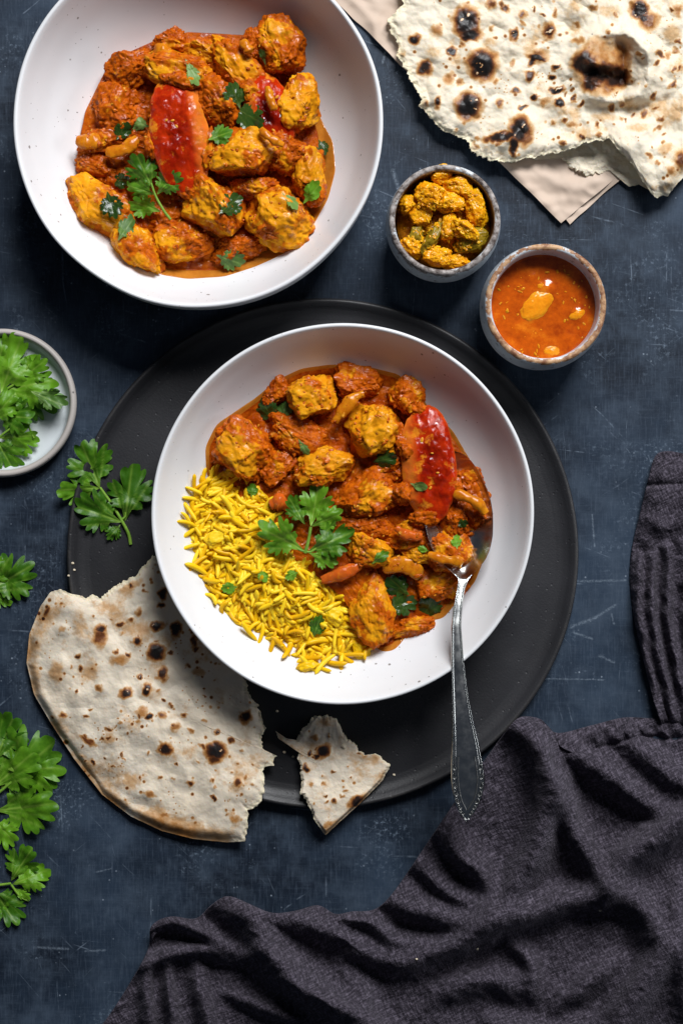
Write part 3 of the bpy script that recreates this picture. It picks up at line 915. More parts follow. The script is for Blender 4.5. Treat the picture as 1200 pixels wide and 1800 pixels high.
def leaf_bit(label, x, y, size, rot, zf, mat='leaf_pale', seed=None, width=0.9, lobes=0.8, lift=2.0, group=None, curl=3.0, name='coriander_leaf'):
    seed = seed or x * 0.31 + y * 0.17
    dx, dy = math.cos(R(rot)) * size * 0.5, -math.sin(R(rot)) * size * 0.5
    v, f, vein = leaflet_mesh((x - dx, y - dy), (x + dx, y + dy), width, seed, zf, lift=lift, curl=curl, lobes=lobes, nth=110, nr=7)
    c = v.mean(0).copy(); c[2] = v[:, 2].min()
    o = mesh_obj(name, v, f, M[mat], None, c, dict(vein=vein))
    return tag(o, label, 'leaf', group)

# ------------------------------------------------------------------ surface probing (rest things on what is already built)
def surf(xs, ys):
    dg = bpy.context.evaluated_depsgraph_get()
    o = np.array([0, 0, DPX * U])
    out = []
    for x, y in zip(np.ravel(xs), np.ravel(ys)):
        d = np.array([(x - 600) * U, (900 - y) * U, 0]) - o
        ok, loc, *_ = scene.ray_cast(dg, o, d / np.linalg.norm(d))
        out.append(loc.z / U if ok else 0.0)
    return np.array(out)

def rest_plane(cx, cy, rad, q=0.75, flat=0.7):
    """plane lying on the highest points of what is there"""
    bpy.context.view_layer.update()
    g = np.linspace(-1, 1, 7)
    a, b = np.meshgrid(g, g); m = a ** 2 + b ** 2 <= 1.05
    xs = cx + a[m] * rad; ys = cy + b[m] * rad
    z = surf(xs, ys)
    A = np.stack([np.ones_like(xs), xs - cx, ys - cy], 1)
    w = np.ones_like(z)
    for _ in range(4):
        c = np.linalg.lstsq(A * w[:, None], z * w, rcond=None)[0]
        res = z - A @ c
        w = np.where(res > 0, 1.0, 0.45)
    c[1:] = np.clip(c[1:] * flat, -0.6, 0.6)
    off = np.quantile(z - A @ c, q)
    return lambda x, y: c[0] + off + c[1] * (x - cx) + c[2] * (y - cy)

# ------------------------------------------------------------------ main bowl
def radial(b, x, y, z=70):
    p = PX(np.asarray(x, float), np.asarray(y, float), np.asarray(float(z)) + 0 * np.asarray(x, float))
    return np.hypot(p[..., 0] - b.c[0], p[..., 1] - b.c[1]) / b.R
def food1(x, y):
    r = radial(B1, x, y)
    return 44 + 34 * (1 - (r / 0.86) ** 2)
def food2(x, y):
    r = radial(B2, x, y, 60)
    return 44 + 22 * (1 - (r / 0.8) ** 2)

main_sauce = sauce_sheet('curry_sauce', 'thick orange curry sauce bedded beside the rice in the bowl', B1, 610, 890,
    [(366, 830), (366, 785), (385, 750), (420, 728), (458, 700), (490, 672), (530, 652), (580, 645), (640, 648), (695, 662), (728, 690), (745, 720), (790, 760),
     (815, 800), (845, 840), (860, 900), (856, 960), (830, 1020), (800, 1050), (772, 1080), (740, 1085), (712, 1105), (690, 1135), (668, 1142), (640, 1110), (600, 1050), (540, 1000), (450, 940), (395, 890)],
    food1, 'sauce', 'sauce', 5.5, seed=1)
main_oil = sauce_sheet('curry_oil', 'thin orange oil film at the edge of the curry beside the rice', B1, 612, 892,
    [(360, 832), (358, 785), (378, 744), (414, 720), (452, 694), (484, 666), (528, 645), (580, 638), (640, 640), (700, 655), (736, 684), (756, 718), (798, 756),
     (822, 798), (852, 840), (866, 900), (861, 962), (836, 1026), (806, 1058), (780, 1090), (748, 1094), (720, 1114), (695, 1146), (668, 1150), (636, 1110), (600, 1050), (540, 1000), (450, 940), (390, 892)],
    lambda x, y: 0 * x, 'oil', 'sauce', 0.3, 300, 60, 14, 0.2, jag=7)
main_c = [
    ('yellow chicken chunk with orange streaks at the bowl wall above the coriander scraps', 541, 694, 47, 42, 20, 0.18, 3.0, 84),
    ('sauce coated chicken chunk touching the top of the rice', 432, 790, 56, 40, -38, 0.42, 3.2, 82),
    ('boxy yellow chicken cube beside the tomato slice', 664, 752, 50, 45, 4, 0.12, 4.5, 90),
    ('rounded yellow chicken chunk just above the big coriander sprig', 569, 824, 47, 38, 15, 0.18, 3.0, 90),
    ('rough chicken chunk smothered in sauce to the right of the coriander sprig', 650, 876, 54, 42, 30, 0.62, 2.6, 86),
    ('oval browned chicken chunk between rice and wilted greens', 653, 1070, 36, 58, 8, 0.30, 2.4, 74),
    ('small ragged yellow chicken shred beside a chopped leaf', 650, 965, 38, 28, -20, 0.28, 2.5, 86),
    ('sauce covered chicken piece with an onion strip leaning on the spoon', 786, 962, 40, 36, 15, 0.60, 3.0, 84),
    ('little pale yellow chicken finger pointing at the onion strip', 733, 972, 32, 15, -22, 0.30, 2.4, 84),
    ('reddish chicken scrap wedged behind the boxy chicken cube', 712, 694, 29, 33, 10, 0.72, 2.6, 74),
    ('dark red saucy lump at the wall of the rice bowl', 624, 672, 42, 29, -8, 0.98, 2.8, 70),
    ('saucy chicken piece beneath the spoon neck', 778, 1022, 44, 34, 30, 0.72, 2.6, 66),
    ('thin saucy scrap curled at the rim side of the wilted greens', 722, 1100, 38, 17, 14, 0.68, 2.4, 60),
    ('crumbly sauce lump between chicken cube and tomato slice', 690, 822, 36, 26, 25, 0.62, 2.4, 84),
    ('saucy lump in the middle of the curry under a narrow chopped leaf', 520, 764, 54, 30, -25, 0.75, 2.4, 76),
    ('saucy lump sitting in the bowl of the spoon', 836, 898, 26, 44, 6, 0.85, 2.5, 82),
    ('dark saucy lump at the tip of the spoon bowl', 822, 846, 24, 26, 0, 1.0, 2.4, 84),
    ('saucy lump between the spoon and the tomato slice', 800, 912, 26, 34, 0, 0.9, 2.4, 88),
    ('saucy clump below the tip of the tomato slice', 722, 935, 48, 26, 10, 0.80, 2.4, 80),
    ('dark saucy clump against the wall left of the yellow chunk', 487, 690, 26, 24, 40, 0.95, 2.4, 62),
    ('dark saucy mound behind the coated chicken chunk', 395, 770, 26, 44, -20, 0.98, 2.4, 58),
    ('saucy clump bridging the rounded chunk and the coated chunk', 492, 822, 34, 26, 50, 0.8, 2.4, 76),
    ('wide sauce clump below the smothered chunk', 640, 925, 52, 22, -4, 0.95, 2.4, 80),
]
MC = {}
for lab, x, y, a, b_, rot, s, bx, z in main_c:
    MC[(x, y)] = chunk('chicken_piece', lab, x, y, a, b_, rot, z, None, s + 0.06, bx, cat='chicken', group='chicken pieces in the rice bowl')

def strip(name, label, pts, w, h, z, mat, cat, group=None, seed=1.0, zf=None):
    """curved onion / tomato strip: flattened tube along image points with slight arch"""
    s = spline(pts, 26)
    n = 12
    t = np.linspace(0, 1, len(s))
    tg = np.gradient(s, axis=0); tg /= np.linalg.norm(tg, axis=1)[:, None]
    nx = np.stack([-tg[:, 1], tg[:, 0]], 1)
    prof = np.clip(np.sin(np.pi * (0.04 + 0.92 * t)), 0, 1) ** 0.3 * (1 + 0.45 * noise(np.stack([t * 3.1, t * 0 + seed + pts[0][0], t * 0 + pts[0][1]], 1)))
    a = np.linspace(0, 2 * np.pi, n, endpoint=False)
    X = s[:, 0][None] + nx[:, 0][None] * (np.cos(a)[:, None] * w * prof[None])
    Y = s[:, 1][None] + nx[:, 1][None] * (np.cos(a)[:, None] * w * prof[None])
    Z = (z + 3 * np.sin(np.pi * t))[None] + np.sin(a)[:, None] * h * prof[None]
    x, y, zz = X.ravel(), Y.ravel(), Z.ravel()
    zz = zz + 4.0 * f2(x, y, 13, seed); x = x + 3 * f2(x, y, 11, seed + 4); y = y + 3 * f2(x, y, 11, seed + 6) 
    v = PX(x, y, zz)
    o = mesh_obj(name, v, flip(grid_faces(n, len(s), True)), M[mat], None, (v[:, 0].mean(), v[:, 1].mean(), v[:, 2].min()), dict(sauce=np.zeros(len(v)), jelly=np.zeros(len(v)), rim=np.full(len(v), 0.35), bits=np.full(len(v), 0.5)))
    return tag(o, label, cat, group)

strip('onion_strip', 'translucent onion strip between the two yellow chicken chunks by the bowl wall', [(588, 742), (602, 722), (622, 700), (640, 692)], 11, 6, 100, 'onion', 'onion')
strip('onion_strip', 'amber onion wedge lying in the spoon', [(798, 868), (815, 872), (838, 884), (854, 902)], 10, 6, 118, 'onion', 'onion')
strip('onion_strip', 'pale onion strip across the saucy piece beside the spoon', [(752, 974), (775, 982), (800, 986), (814, 984)], 10, 6, 112, 'onion', 'onion')
strip('onion_strip', 'wide translucent onion petal above the wilted greens', [(672, 1000), (700, 992), (725, 998), (738, 1015)], 15, 6, 84, 'onion', 'onion')
strip('onion_strip', 'small onion strip standing at the wall by the reddish scrap', [(706, 700), (716, 712), (722, 726)], 6, 5, 104, 'onion', 'onion')
strip('tomato_strip', 'soft red tomato strip between rice and shredded chicken', [(565, 1020), (590, 1012), (615, 1002), (634, 992)], 12, 8, 86, 'tomato', 'tomato')
strip('tomato_strip', 'little red tomato piece left of the coriander sprig in the rice bowl', [(474, 888), (490, 884), (508, 892)], 15, 9, 84, 'tomato', 'tomato')
strip('tomato_strip', 'short red tomato shred below the coated tomato slice', [(695, 928), (715, 940), (742, 944)], 9, 6, 104, 'tomato', 'tomato')

def tomato_slice(label, cx, cy, a, b, rot, z, seed, tiltx=0.0, rim_side=-1, thick=14):
    nA, nR = 200, 44
    th = np.linspace(0, 2 * np.pi, nA, endpoint=False)
    rho = np.linspace(0.01, 1, nR)
    lx = np.sign(np.cos(th)) * np.abs(np.cos(th)) ** 0.9 * a; ly = np.sign(np.sin(th)) * np.abs(np.sin(th)) ** 0.95 * b
    wob = 1 + 0.11 * fbm(np.stack([np.cos(th) * 2, np.sin(th) * 2, np.full(nA, seed)], 1), 3)
    X = (lx * wob)[:, None] * rho; Y = (ly * wob)[:, None] * rho
    x, y = X.ravel(), Y.ravel(); q = np.broadcast_to(rho, X.shape).ravel()
    jelly = np.clip(1 - ((x - rim_side * -a * 0.12) / (a * 0.55)) ** 2, 0, 1) * np.clip(1 - (y / (b * 0.82)) ** 2, 0, 1)
    zz = thick * (1 - q ** 4) - 6 * jelly * (0.5 + 0.8 * f2(x, y, 22, seed)) + 4.0 * f2(x, y, 24, seed + 2, 3) + 0.5 * (1 - np.clip(w2(x, y, 9, seed), 0, 1))
    zz += tiltx * x + 8 * (1 - (y / b) ** 2)
    rimc = np.clip(sstep(0.30, 0.75, rim_side * x / a) * sstep(-0.7, 0.2, -y / b + 0.8) + 0.0, 0, 1) * (0.6 + 0.5 * f2(x, y, 25, seed + 4)) + 0.15 * sstep(0.93, 0.99, q)
    bits = 0.36 + 0.95 * f2(x, y, 34, seed + 7, 4) - 0.12 * jelly
    v = np.stack([x, -y, zz], 1)
    # skirt
    sk = np.stack([lx * wob * 1.0, -ly * wob, np.full(nA, -thick * 0.8) + tiltx * lx * wob], 1)
    sk2 = sk * np.array([0.9, 0.9, 1]); sk2[:, 2] -= 8
    base = len(v); v = np.concatenate([v, sk, sk2])
    u = np.arange(nA); u2 = (u + 1) % nA
    fs = np.concatenate([grid_faces(nA, nR, True), np.stack([u * nR + nR - 1, base + u, base + u2, u2 * nR + nR - 1], 1), np.stack([base + u, base + nA + u, base + nA + u2, base + u2], 1)])
    v = rotz(v, rot)
    p = PX(np.float64(cx), np.float64(cy), np.float64(z))
    o = mesh_obj('tomato_slice', v + p, fs, M['tomato'], None, (p[0], p[1], z - thick), dict(jelly=np.concatenate([np.clip(jelly * (0.7 + 1.2 * f2(x, y, 30, seed + 9)), 0, 1), np.zeros(2 * nA)]), rim=np.concatenate([np.clip(rimc, 0, 1), np.full(2 * nA, 0.3)]), bits=np.concatenate([bits, np.full(2 * nA, 0.4)])))
    tag(o, label, 'tomato')
    # seeds and sauce crumbs stuck on it
    rs = np.random.RandomState(int(seed * 10))
    u6, f6 = CS[6]
    for i in range(4):
        aa, rr_ = rs.uniform(0, 6.28), rs.uniform(0.1, 0.8)
        sx, sy = a * rr_ * math.cos(aa), b * rr_ * math.sin(aa)
        j = np.argmin((x - sx) ** 2 + (y - sy) ** 2)
        d = u6 * np.array([4.2, 2.4, 1.5]) * rs.uniform(0.6, 1.2)
        d = rotz(d, rs.uniform(0, 180)) + np.array([x[j], -y[j], zz[j] + 0.6])
        d = rotz(d, rot) + p
        mesh_obj('tomato_seed', d, f6, M['bits'], o, d.mean(0))
    return o
tomato_slice('large glossy red tomato slice lying next to the spoon', 752, 815, 46, 100, 4, 100, 3.3, 0.10, -1)

for lab, x, y, a, b_, rot, z in (
    ('small sauce clot on the left edge of the tomato slice by the spoon', 712, 790, 14, 22, 10, 108), ('sauce clot under the far tip of the tomato slice by the spoon', 738, 722, 20, 12, -20, 96),
    ('sauce clot on the near tip of the tomato slice by the spoon', 748, 912, 26, 13, 8, 104), ('sauce clot between tomato slice and spoon edge', 797, 858, 11, 22, 0, 104), ('sauce clot on the left near edge of the tomato slice', 708, 868, 15, 18, 20, 106)):
    chunk('sauce_clot', lab, x, y, a, b_, rot, z, None, 0.95, 2.3, 'sauce', 'sauce clots around the tomato slice', rough=0.25, res=16)
# little crumbs of onion, garlic and sauce all over the curry
def in_poly(x, y, poly):
    p = np.asarray(poly, float)[:, :2]; c = False
    j = len(p) - 1
    for i in range(len(p)):
        if (p[i, 1] > y) != (p[j, 1] > y) and x < (p[j, 0] - p[i, 0]) * (y - p[i, 1]) / (p[j, 1] - p[i, 1]) + p[i, 0]: c = not c
        j = i
    return c
def rand_in(poly, n, seed):
    rs = np.random.RandomState(seed); p = np.asarray(poly, float)
    out = []
    while len(out) < n:
        x = rs.uniform(p[:, 0].min(), p[:, 0].max()); y = rs.uniform(p[:, 1].min(), p[:, 1].max())
        if in_poly(x, y, poly): out.append((x, y))
    return out
bpy.context.view_layer.update()
CURRY1 = [(400, 770), (450, 720), (520, 670), (640, 665), (720, 700), (700, 800), (710, 900), (840, 930), (790, 1040), (720, 1060), (660, 1020), (600, 990), (500, 870), (420, 850)]
scatter_bits(main_sauce, 'sauce_crumbs', rand_in(CURRY1, 110, 3), surf, 'bits', 3, 1.2, 2.8)
scatter_bits(main_sauce, 'sauce_shreds', rand_in(CURRY1, 300, 4), surf, 'sauce_lump', 5, 1.2, 4.6)

# ------------------------------------------------------------------ rice
RICE = [(332, 868), (345, 840), (380, 822), (425, 822), (458, 832), (482, 850), (488, 885), (478, 920), (500, 955), (555, 985), (598, 1012), (625, 1050), (640, 1095), (652, 1130), (648, 1158),
        (615, 1162), (580, 1168), (545, 1178), (520, 1150), (480, 1138), (440, 1112), (400, 1090), (370, 1058), (350, 1010), (333, 975), (326, 920)]
rc = np.array(RICE, float)
rice_c = (470, 990)
rp = PX(np.float64(rice_c[0]), np.float64(rice_c[1]), np.float64(30))
rice = empty('rice_mound', (rp[0], rp[1], 30), 'mound of yellow turmeric rice beside the curry in the bowl', 'rice')
def rice_rho(x, y):
    th, r, _ = RR
    a = np.arctan2(y - rice_c[1], x - rice_c[0])
    return np.hypot(x - rice_c[0], y - rice_c[1]) / np.interp(a, th, r, period=2 * np.pi)
RR = ray_radius(rice_c[0], rice_c[1], np.array([(x, y, 0) for x, y in RICE]), 360)
def rice_z(x, y):
    rho = np.clip(rice_rho(x, y), 0, 1.05)
    zi = bowl_z(B1, x, y)
    return np.maximum(zi + 3, 40 + 40 * (1 - rho ** 2.4) + 8 * f2(x, y, 45, 4.2, 2))
def rtop(x, y, rho, e):
    z = rice_z(x, y) - 6 + 3 * (1 - w2(x, y, 12, 2))
    return np.where(rho > 0.99, bowl_z(B1, x, y) - 2, z)
x, y, rho, e, z, f = polar_sheet(rice_c[0], rice_c[1], [(rice_c[0] + (px_ - rice_c[0]) * 0.95, rice_c[1] + (py_ - rice_c[1]) * 0.95) for px_, py_ in RICE], 240, 60, rtop, jag=4, jags=20, seed=6)
o = mesh_obj('rice_bed', PX(x, y, z), f, M['rice'], rice, (rp[0], rp[1], 30)); o['kind'] = 'stuff'

def grain_mesh(L, r, bend, seed):
    k = 11
    t = np.linspace(-1, 1, k)
    p = np.stack([t * L, bend * (t ** 2 - 0.3), 0.25 * bend * t], 1)
    rad = r * np.clip(1 - np.abs(t) ** 5, 0.0, 1) ** 0.5 * (1 - 0.12 * t) 
    rad[0] = rad[-1] = r * 0.18
    v, f = tube(p, rad, 8)
    return v, f
rs = np.random.RandomState(11)
protos = [grain_mesh(rs.uniform(14, 26), rs.uniform(3.4, 4.7), rs.uniform(-6, 9), i) for i in range(10)]
grain_me = []
def grain_tf(v, x, y, z, yaw, pitch):
    c, s = math.cos(pitch), math.sin(pitch)
    v = np.stack([v[:, 0] * c - v[:, 2] * s, v[:, 1], v[:, 0] * s + v[:, 2] * c], 1)
    return rotz(v, math.degrees(yaw)) + PX(np.float64(x), np.float64(y), np.float64(z))
# lower layers: joined
parts = []
allp = []
for i, (x, y) in enumerate(rand_in(RICE, 1900, 21)):
    z = float(rice_z(np.array([x]), np.array([y]))[0]) + rs.uniform(-7, 0)
    rr_ = float(rice_rho(np.array([x]), np.array([y]))[0])
    if rr_ > 0.93: continue
    v, f = protos[rs.randint(10)]
    parts.append((grain_tf(v, x, y, z, rs.uniform(0, 6.28), rs.normal(0, 0.22)), f))
v, f = merge(parts)
gr = np.repeat(rs.uniform(-0.3, 0.9, len(parts)), len(parts[0][0]))
o = mesh_obj('rice_grains', v, f, M['rice'], rice, (rp[0], rp[1], 30), dict(gr=gr)); o['kind'] = 'stuff'
# top layer: 300 single grains, spread out by dart throwing
pts = []
cand = rand_in(RICE, 5000, 31)
for c_ in cand:
    if len(pts) >= 300: break
    if all((c_[0] - q[0]) ** 2 + (c_[1] - q[1]) ** 2 > 8.5 ** 2 for q in pts): pts.append(c_)
for i, (v, f) in enumerate(protos):
    o = mesh_obj('rice_grain', v, f, M['rice'], rice, np.zeros(3))
    grain_me.append(o.data); bpy.data.objects.remove(o)
from mathutils import Euler
for i, (x, y) in enumerate(pts):
    z = float(rice_z(np.array([x]), np.array([y]))[0]) + rs.uniform(0.0, 10.0)
    o = bpy.data.objects.new('rice_grain', grain_me[i % 10])
    C.objects.link(o); o.parent = rice
    p = PX(np.float64(x), np.float64(y), np.float64(z)) - np.array([rp[0], rp[1], 30])
    o.location = p * U
    o.rotation_euler = Euler((rs.uniform(-0.5, 0.5), rs.normal(0, 0.33), rs.uniform(0, 6.28)))
# a few clumped / broken lumps in the rice
for x, y, a, b_, rot in ((388, 945, 26, 15, 20), (455, 870, 16, 18, 60), (590, 1085, 18, 14, -40), (635, 1140, 14, 20, 20), (540, 1172, 18, 10, 10), (405, 838, 22, 10, -18)):
    z = float(rice_z(np.array([x]), np.array([y]))[0]) + 6
    chunk('rice_clump', '', x, y, a, b_, rot, z, 8, 0.0, 2.4, mat='rice', parent=rice, res=16, rough=0.2, lumpy=0.5)

# ------------------------------------------------------------------ serving bowl
F2 = [(133, 262), (148, 195), (185, 118), (225, 88), (275, 66), (330, 52), (440, 58), (500, 52), (522, 90), (532, 150), (558, 185), (585, 240), (590, 290), (578, 340), (560, 385), (530, 425), (470, 458), (400, 488), (320, 488), (240, 472), (180, 420), (135, 350)]
oil = sauce_sheet('curry_oil', 'thin shiny orange oil pooled around the curry in the serving bowl', B2, 365, 275,
    [(350, 60), (500, 110), (560, 200), (587, 250), (591, 300), (578, 350), (545, 410), (505, 445), (450, 470), (395, 488), (330, 492), (280, 484), (220, 440), (160, 330), (134, 260), (160, 180), (230, 100)], lambda x, y: food2(x, y) * 0 + 38, 'oil', 'sauce', 0.4, 300, 90, 9, 0.4, jag=3)
serv_sauce = sauce_sheet('curry_sauce', 'lumpy orange curry sauce in the serving bowl', B2, 345, 265,
    [(136, 262), (150, 195), (187, 120), (225, 92), (275, 70), (330, 56), (440, 62), (500, 60), (515, 100), (525, 160), (548, 195), (560, 240), (562, 290), (550, 340), (530, 400), (480, 430), (440, 455), (390, 478), (310, 478), (240, 460), (180, 410), (140, 345)],
    lambda x, y: food2(x, y) + 3, 'sauce', 'sauce', 6.0, seed=2)
serv_c = [
    ('tall ragged chicken piece at the far wall of the serving bowl', 487, 84, 42, 52, 18, 0.45, 2.6, 86),
    ('long chicken piece lying behind the second tomato slice', 412, 118, 62, 32, -42, 0.30, 2.6, 84),
    ('chicken piece tucked behind the long chicken piece', 372, 92, 44, 28, -15, 0.28, 2.8, 74),
    ('knobbly yellow chicken cube at the right wall of the serving bowl', 522, 178, 37, 46, 12, 0.12, 3.2, 84),
    ('chicken piece with a narrow leaf on it above the big tomato slice', 322, 122, 66, 32, -12, 0.30, 3.0, 84),
    ('sauce coated chicken piece hugging the side of the big tomato slice', 382, 180, 36, 48, 30, 0.55, 2.6, 92),
    ('rounded chicken chunk in the middle of the serving bowl', 428, 272, 56, 46, -8, 0.22, 2.6, 94),
    ('upright chicken piece with a curled leaf by the right wall', 543, 306, 32, 52, -8, 0.24, 3.2, 82),
    ('pale chicken piece with dark greens at its corner', 378, 360, 50, 46, -30, 0.20, 3.2, 88),
    ('broad chicken fillet piece with a red patch in the serving bowl', 490, 380, 64, 48, -35, 0.18, 3.4, 84),
    ('chicken piece with wilted leaf resting on the left wall', 170, 362, 60, 38, -38, 0.25, 3.2, 74),
    ('chicken piece with torn leaf at the near wall of the serving bowl', 247, 436, 34, 54, 35, 0.22, 3.2, 74),
    ('half sunken chicken piece below the serving bowl sprig', 322, 424, 46, 32, 8, 0.34, 2.8, 68),
    ('dark saucy chicken piece by the left wall of the serving bowl', 232, 118, 44, 32, 30, 0.62, 2.6, 70),
    ('saucy onion clump at the far left wall of the serving bowl', 303, 72, 32, 22, 5, 0.70, 2.5, 70),
    ('loose saucy clump between two chicken pieces at the near wall', 420, 435, 50, 24, 10, 0.95, 2.4, 60),
    ('saucy clump to the right of the middle chicken chunk', 498, 262, 36, 40, 20, 0.9, 2.4, 78),
    ('large dark sauce mound in the left half of the serving bowl', 205, 190, 52, 42, 50, 1.1, 2.3, 60),
    ('saucy orange clump with onion at the left wall', 178, 252, 44, 22, 8, 0.75, 2.4, 66),
    ('small saucy clump under the left wall onion', 168, 288, 36, 20, -8, 0.70, 2.4, 58),
    ('saucy clump below the middle chicken chunk', 445, 330, 40, 22, 5, 0.72, 2.4, 82),
    ('small saucy lump between long chicken piece and ragged piece', 446, 80, 22, 30, -10, 0.5, 2.5, 82),
    ('red saucy lump above the upright chicken piece', 520, 268, 20, 14, 40, 0.9, 2.4, 92),
    ('sauce lump under the big tomato slice tip', 300, 385, 44, 30, 20, 1.1, 2.4, 50),
]
for lab, x, y, a, b_, rot, s, bx, z in serv_c:
    chunk('chicken_piece', lab, x, y, a, b_, rot, z, None, s + 0.12, bx, cat='chicken', group='chicken pieces in the serving bowl')
tomato_slice('large glossy red tomato slice standing out in the serving bowl', 317, 238, 50, 104, 8, 92, 5.1, 0.0, 1)
tomato_slice('second smaller tomato slice half buried in the serving bowl', 472, 200, 42, 70, 14, 84, 7.7, 0.05, -1)
for lab, x, y, a, b_, rot, z in (
    ('sauce clot on the far tip of the big tomato slice', 318, 142, 30, 12, -10, 104), ('sauce clot on the left edge of the big tomato slice', 266, 250, 10, 24, 5, 96),
    ('sauce clot on the right edge of the big tomato slice', 364, 262, 12, 34, -6, 100), ('sauce clot on the near tip of the big tomato slice', 334, 336, 24, 12, -20, 92), ('sauce clot on the near edge of the second tomato slice', 468, 262, 26, 12, 10, 96), ('sauce clot on the far edge of the second tomato slice', 440, 160, 14, 20, 30, 96)):
    chunk('sauce_clot', lab, x, y, a, b_, rot, z, None, 0.85, 2.3, 'sauce', 'sauce clots in the serving bowl', rough=0.25, res=16)
strip('onion_strip', 'curved onion strip lying over the second tomato slice', [(470, 152), (474, 170), (480, 188), (484, 194)], 8, 6, 122, 'onion', 'onion')
strip('onion_strip', 'onion strip on top of the middle chicken chunk', [(458, 226), (470, 238), (484, 248), (498, 254)], 8, 6, 126, 'onion', 'onion')
strip('onion_strip', 'orange onion petal at the left wall of the serving bowl', [(186, 268), (205, 266), (225, 258), (242, 242)], 12, 6, 84, 'onion', 'onion')
strip('onion_strip', 'pale round onion piece by the chicken at the far left', [(272, 90), (285, 88), (300, 92)], 12, 7, 84, 'onion', 'onion')
strip('onion_strip', 'orange pepper strip at the very left of the serving bowl', [(134, 246), (155, 250), (178, 244)], 13, 7, 82, 'onion', 'onion')
strip('onion_strip', 'pale onion flake by the ragged chicken piece', [(424, 72), (434, 82), (440, 94)], 9, 5, 108, 'onion', 'onion')
bpy.context.view_layer.update()
CURRY2 = [(160, 200), (230, 120), (330, 80), (480, 60), (520, 130), (550, 220), (560, 320), (520, 400), (430, 440), (330, 440), (240, 430), (170, 360), (145, 280)]
scatter_bits(serv_sauce, 'sauce_crumbs', rand_in(CURRY2, 110, 8), surf, 'bits', 13, 1.2, 2.8)
scatter_bits(serv_sauce, 'sauce_shreds', rand_in(CURRY2, 300, 9), surf, 'sauce_lump', 15, 1.2, 4.6)

# ------------------------------------------------------------------ pickle and chutney
def circ(cx, cy, r, n=40): return [(cx + r * math.cos(2 * math.pi * i / n), cy + r * math.sin(2 * math.pi * i / n)) for i in range(n)]
pk = sauce_sheet('pickle_paste', 'coarse orange mustard paste under the pickle pieces', B3, 781, 392, circ(781, 392, 84), lambda x, y: 76 + 22 * (1 - (np.hypot(x - 781, y - 392) / 85) ** 2), 'pickle_paste', 'pickle', 5, 200, 70, 12, jag=2, wall=False)
for lab, x, y, a, b_, rot, z, mat_, bx in (
    ('smooth orange pickle cube at the far side of the small bowl', 806, 325, 25, 20, -8, 96, 'pickle', 3.6),
    ('knobbly orange pickle tip touching the far lip', 774, 306, 18, 16, 20, 98, 'pickle', 2.4),
    ('rounded orange pickle lump beside the smooth cube', 758, 342, 24, 24, 40, 102, 'pickle', 2.8),
    ('tall orange pickle piece along the right wall of the small bowl', 836, 367, 17, 34, 14, 96, 'pickle', 2.8),
    ('grainy orange pickle lump in the centre of the small bowl', 790, 356, 24, 17, 10, 102, 'pickle', 2.4),
    ('small orange pickle lump at the left wall', 718, 362, 17, 15, 10, 90, 'pickle', 2.4),
    ('orange pickle lump in front of the left wall lump', 738, 380, 20, 18, 60, 88, 'pickle', 2.6),
    ('crumbly pickle lump at the near lip of the small bowl', 772, 452, 27, 16, 10, 92, 'pickle', 2.4),
    ('small crumbly pickle lump at the left near wall', 722, 436, 17, 20, 30, 82, 'pickle', 2.4),
    ('dark orange pickle piece against the near wall', 802, 462, 22, 14, 0, 84, 'pickle', 2.6),
    ('yellow pickle flake curled over the broad green pepper', 818, 402, 24, 13, -32, 108, 'pickle', 2.4),
    ('crumbly pickle ridge between the two green peppers', 790, 398, 12, 26, -20, 98, 'pickle', 2.4),
):
    chunk('pickle_piece', lab, x, y, a, b_, rot, z + 18, None, 0.6, bx, 'pickle', 'pickle pieces in the small bowl', mat_, res=26, rough=0.15, lumpy=2.0, fib=1.2)
chunk('green_pepper', 'narrow green pickled pepper strip leaning in the small bowl', 760, 420, 34, 12, 58, 110, 10, 0, 2.2, 'pepper', None, 'pepper', rough=0.06, lumpy=0)
chunk('green_pepper', 'broad olive green pickled pepper piece in the small bowl', 826, 424, 32, 22, 10, 106, 14, 0, 2.6, 'pepper', None, 'pepper', rough=0.08, lumpy=0)
chunk('green_pepper', 'olive pickled pepper half hidden at the left of the small bowl', 730, 414, 13, 26, -12, 102, 12, 0, 2.4, 'pepper', None, 'pepper', rough=0.08, lumpy=0)
bpy.context.view_layer.update()
scatter_bits(pk, 'mustard_crumbs', rand_in(circ(781, 388, 72), 300, 18), surf, 'pickle', 19, 1.4, 3.4)

def ctop(x, y, rho, e):
    z = 96 + 1.2 * f2(x, y, 30, 5) + 5.5 * np.exp(-(((x - 942) * 0.75 + (y - 538) * 0.66) / 15) ** 2 - (((x - 942) * 0.66 - (y - 538) * 0.75) / 26) ** 2)
    for bx_, by_, s, h in ((960, 505, 13, 4), (1014, 552, 12, 3.5), (912, 575, 14, 2.5), (962, 626, 14, 2), (935, 488, 10, 2), (1000, 600, 22, 2)):
        z = z + h * np.exp(-((x - bx_) ** 2 + (y - by_) ** 2) / s ** 2)
    z += 3 * sstep(0.93, 1.0, rho)
    return np.where(rho > 0.995, z - 4, z)
x, y, rho, e, z, f = polar_sheet(954, 542, circ(954, 542, 97, 60), 200, 80, ctop, power=1.0)
lump = np.clip((z - 97) / 6, 0, 1)
o = chut = mesh_obj('orange_chutney', PX(x, y, z), f, M['chutney'], None, tuple(PX(np.float64(953), np.float64(546), np.float64(20))), dict(lump=lump))
tag(o, 'glossy orange chutney filling the small bowl with tan lip', 'chutney')
scatter_bits(chut, 'spice_flecks', rand_in(circ(954, 545, 86), 60, 77), lambda a, b: 96.5 + 0 * a, 'apricot', 23, 0.9, 2.6)
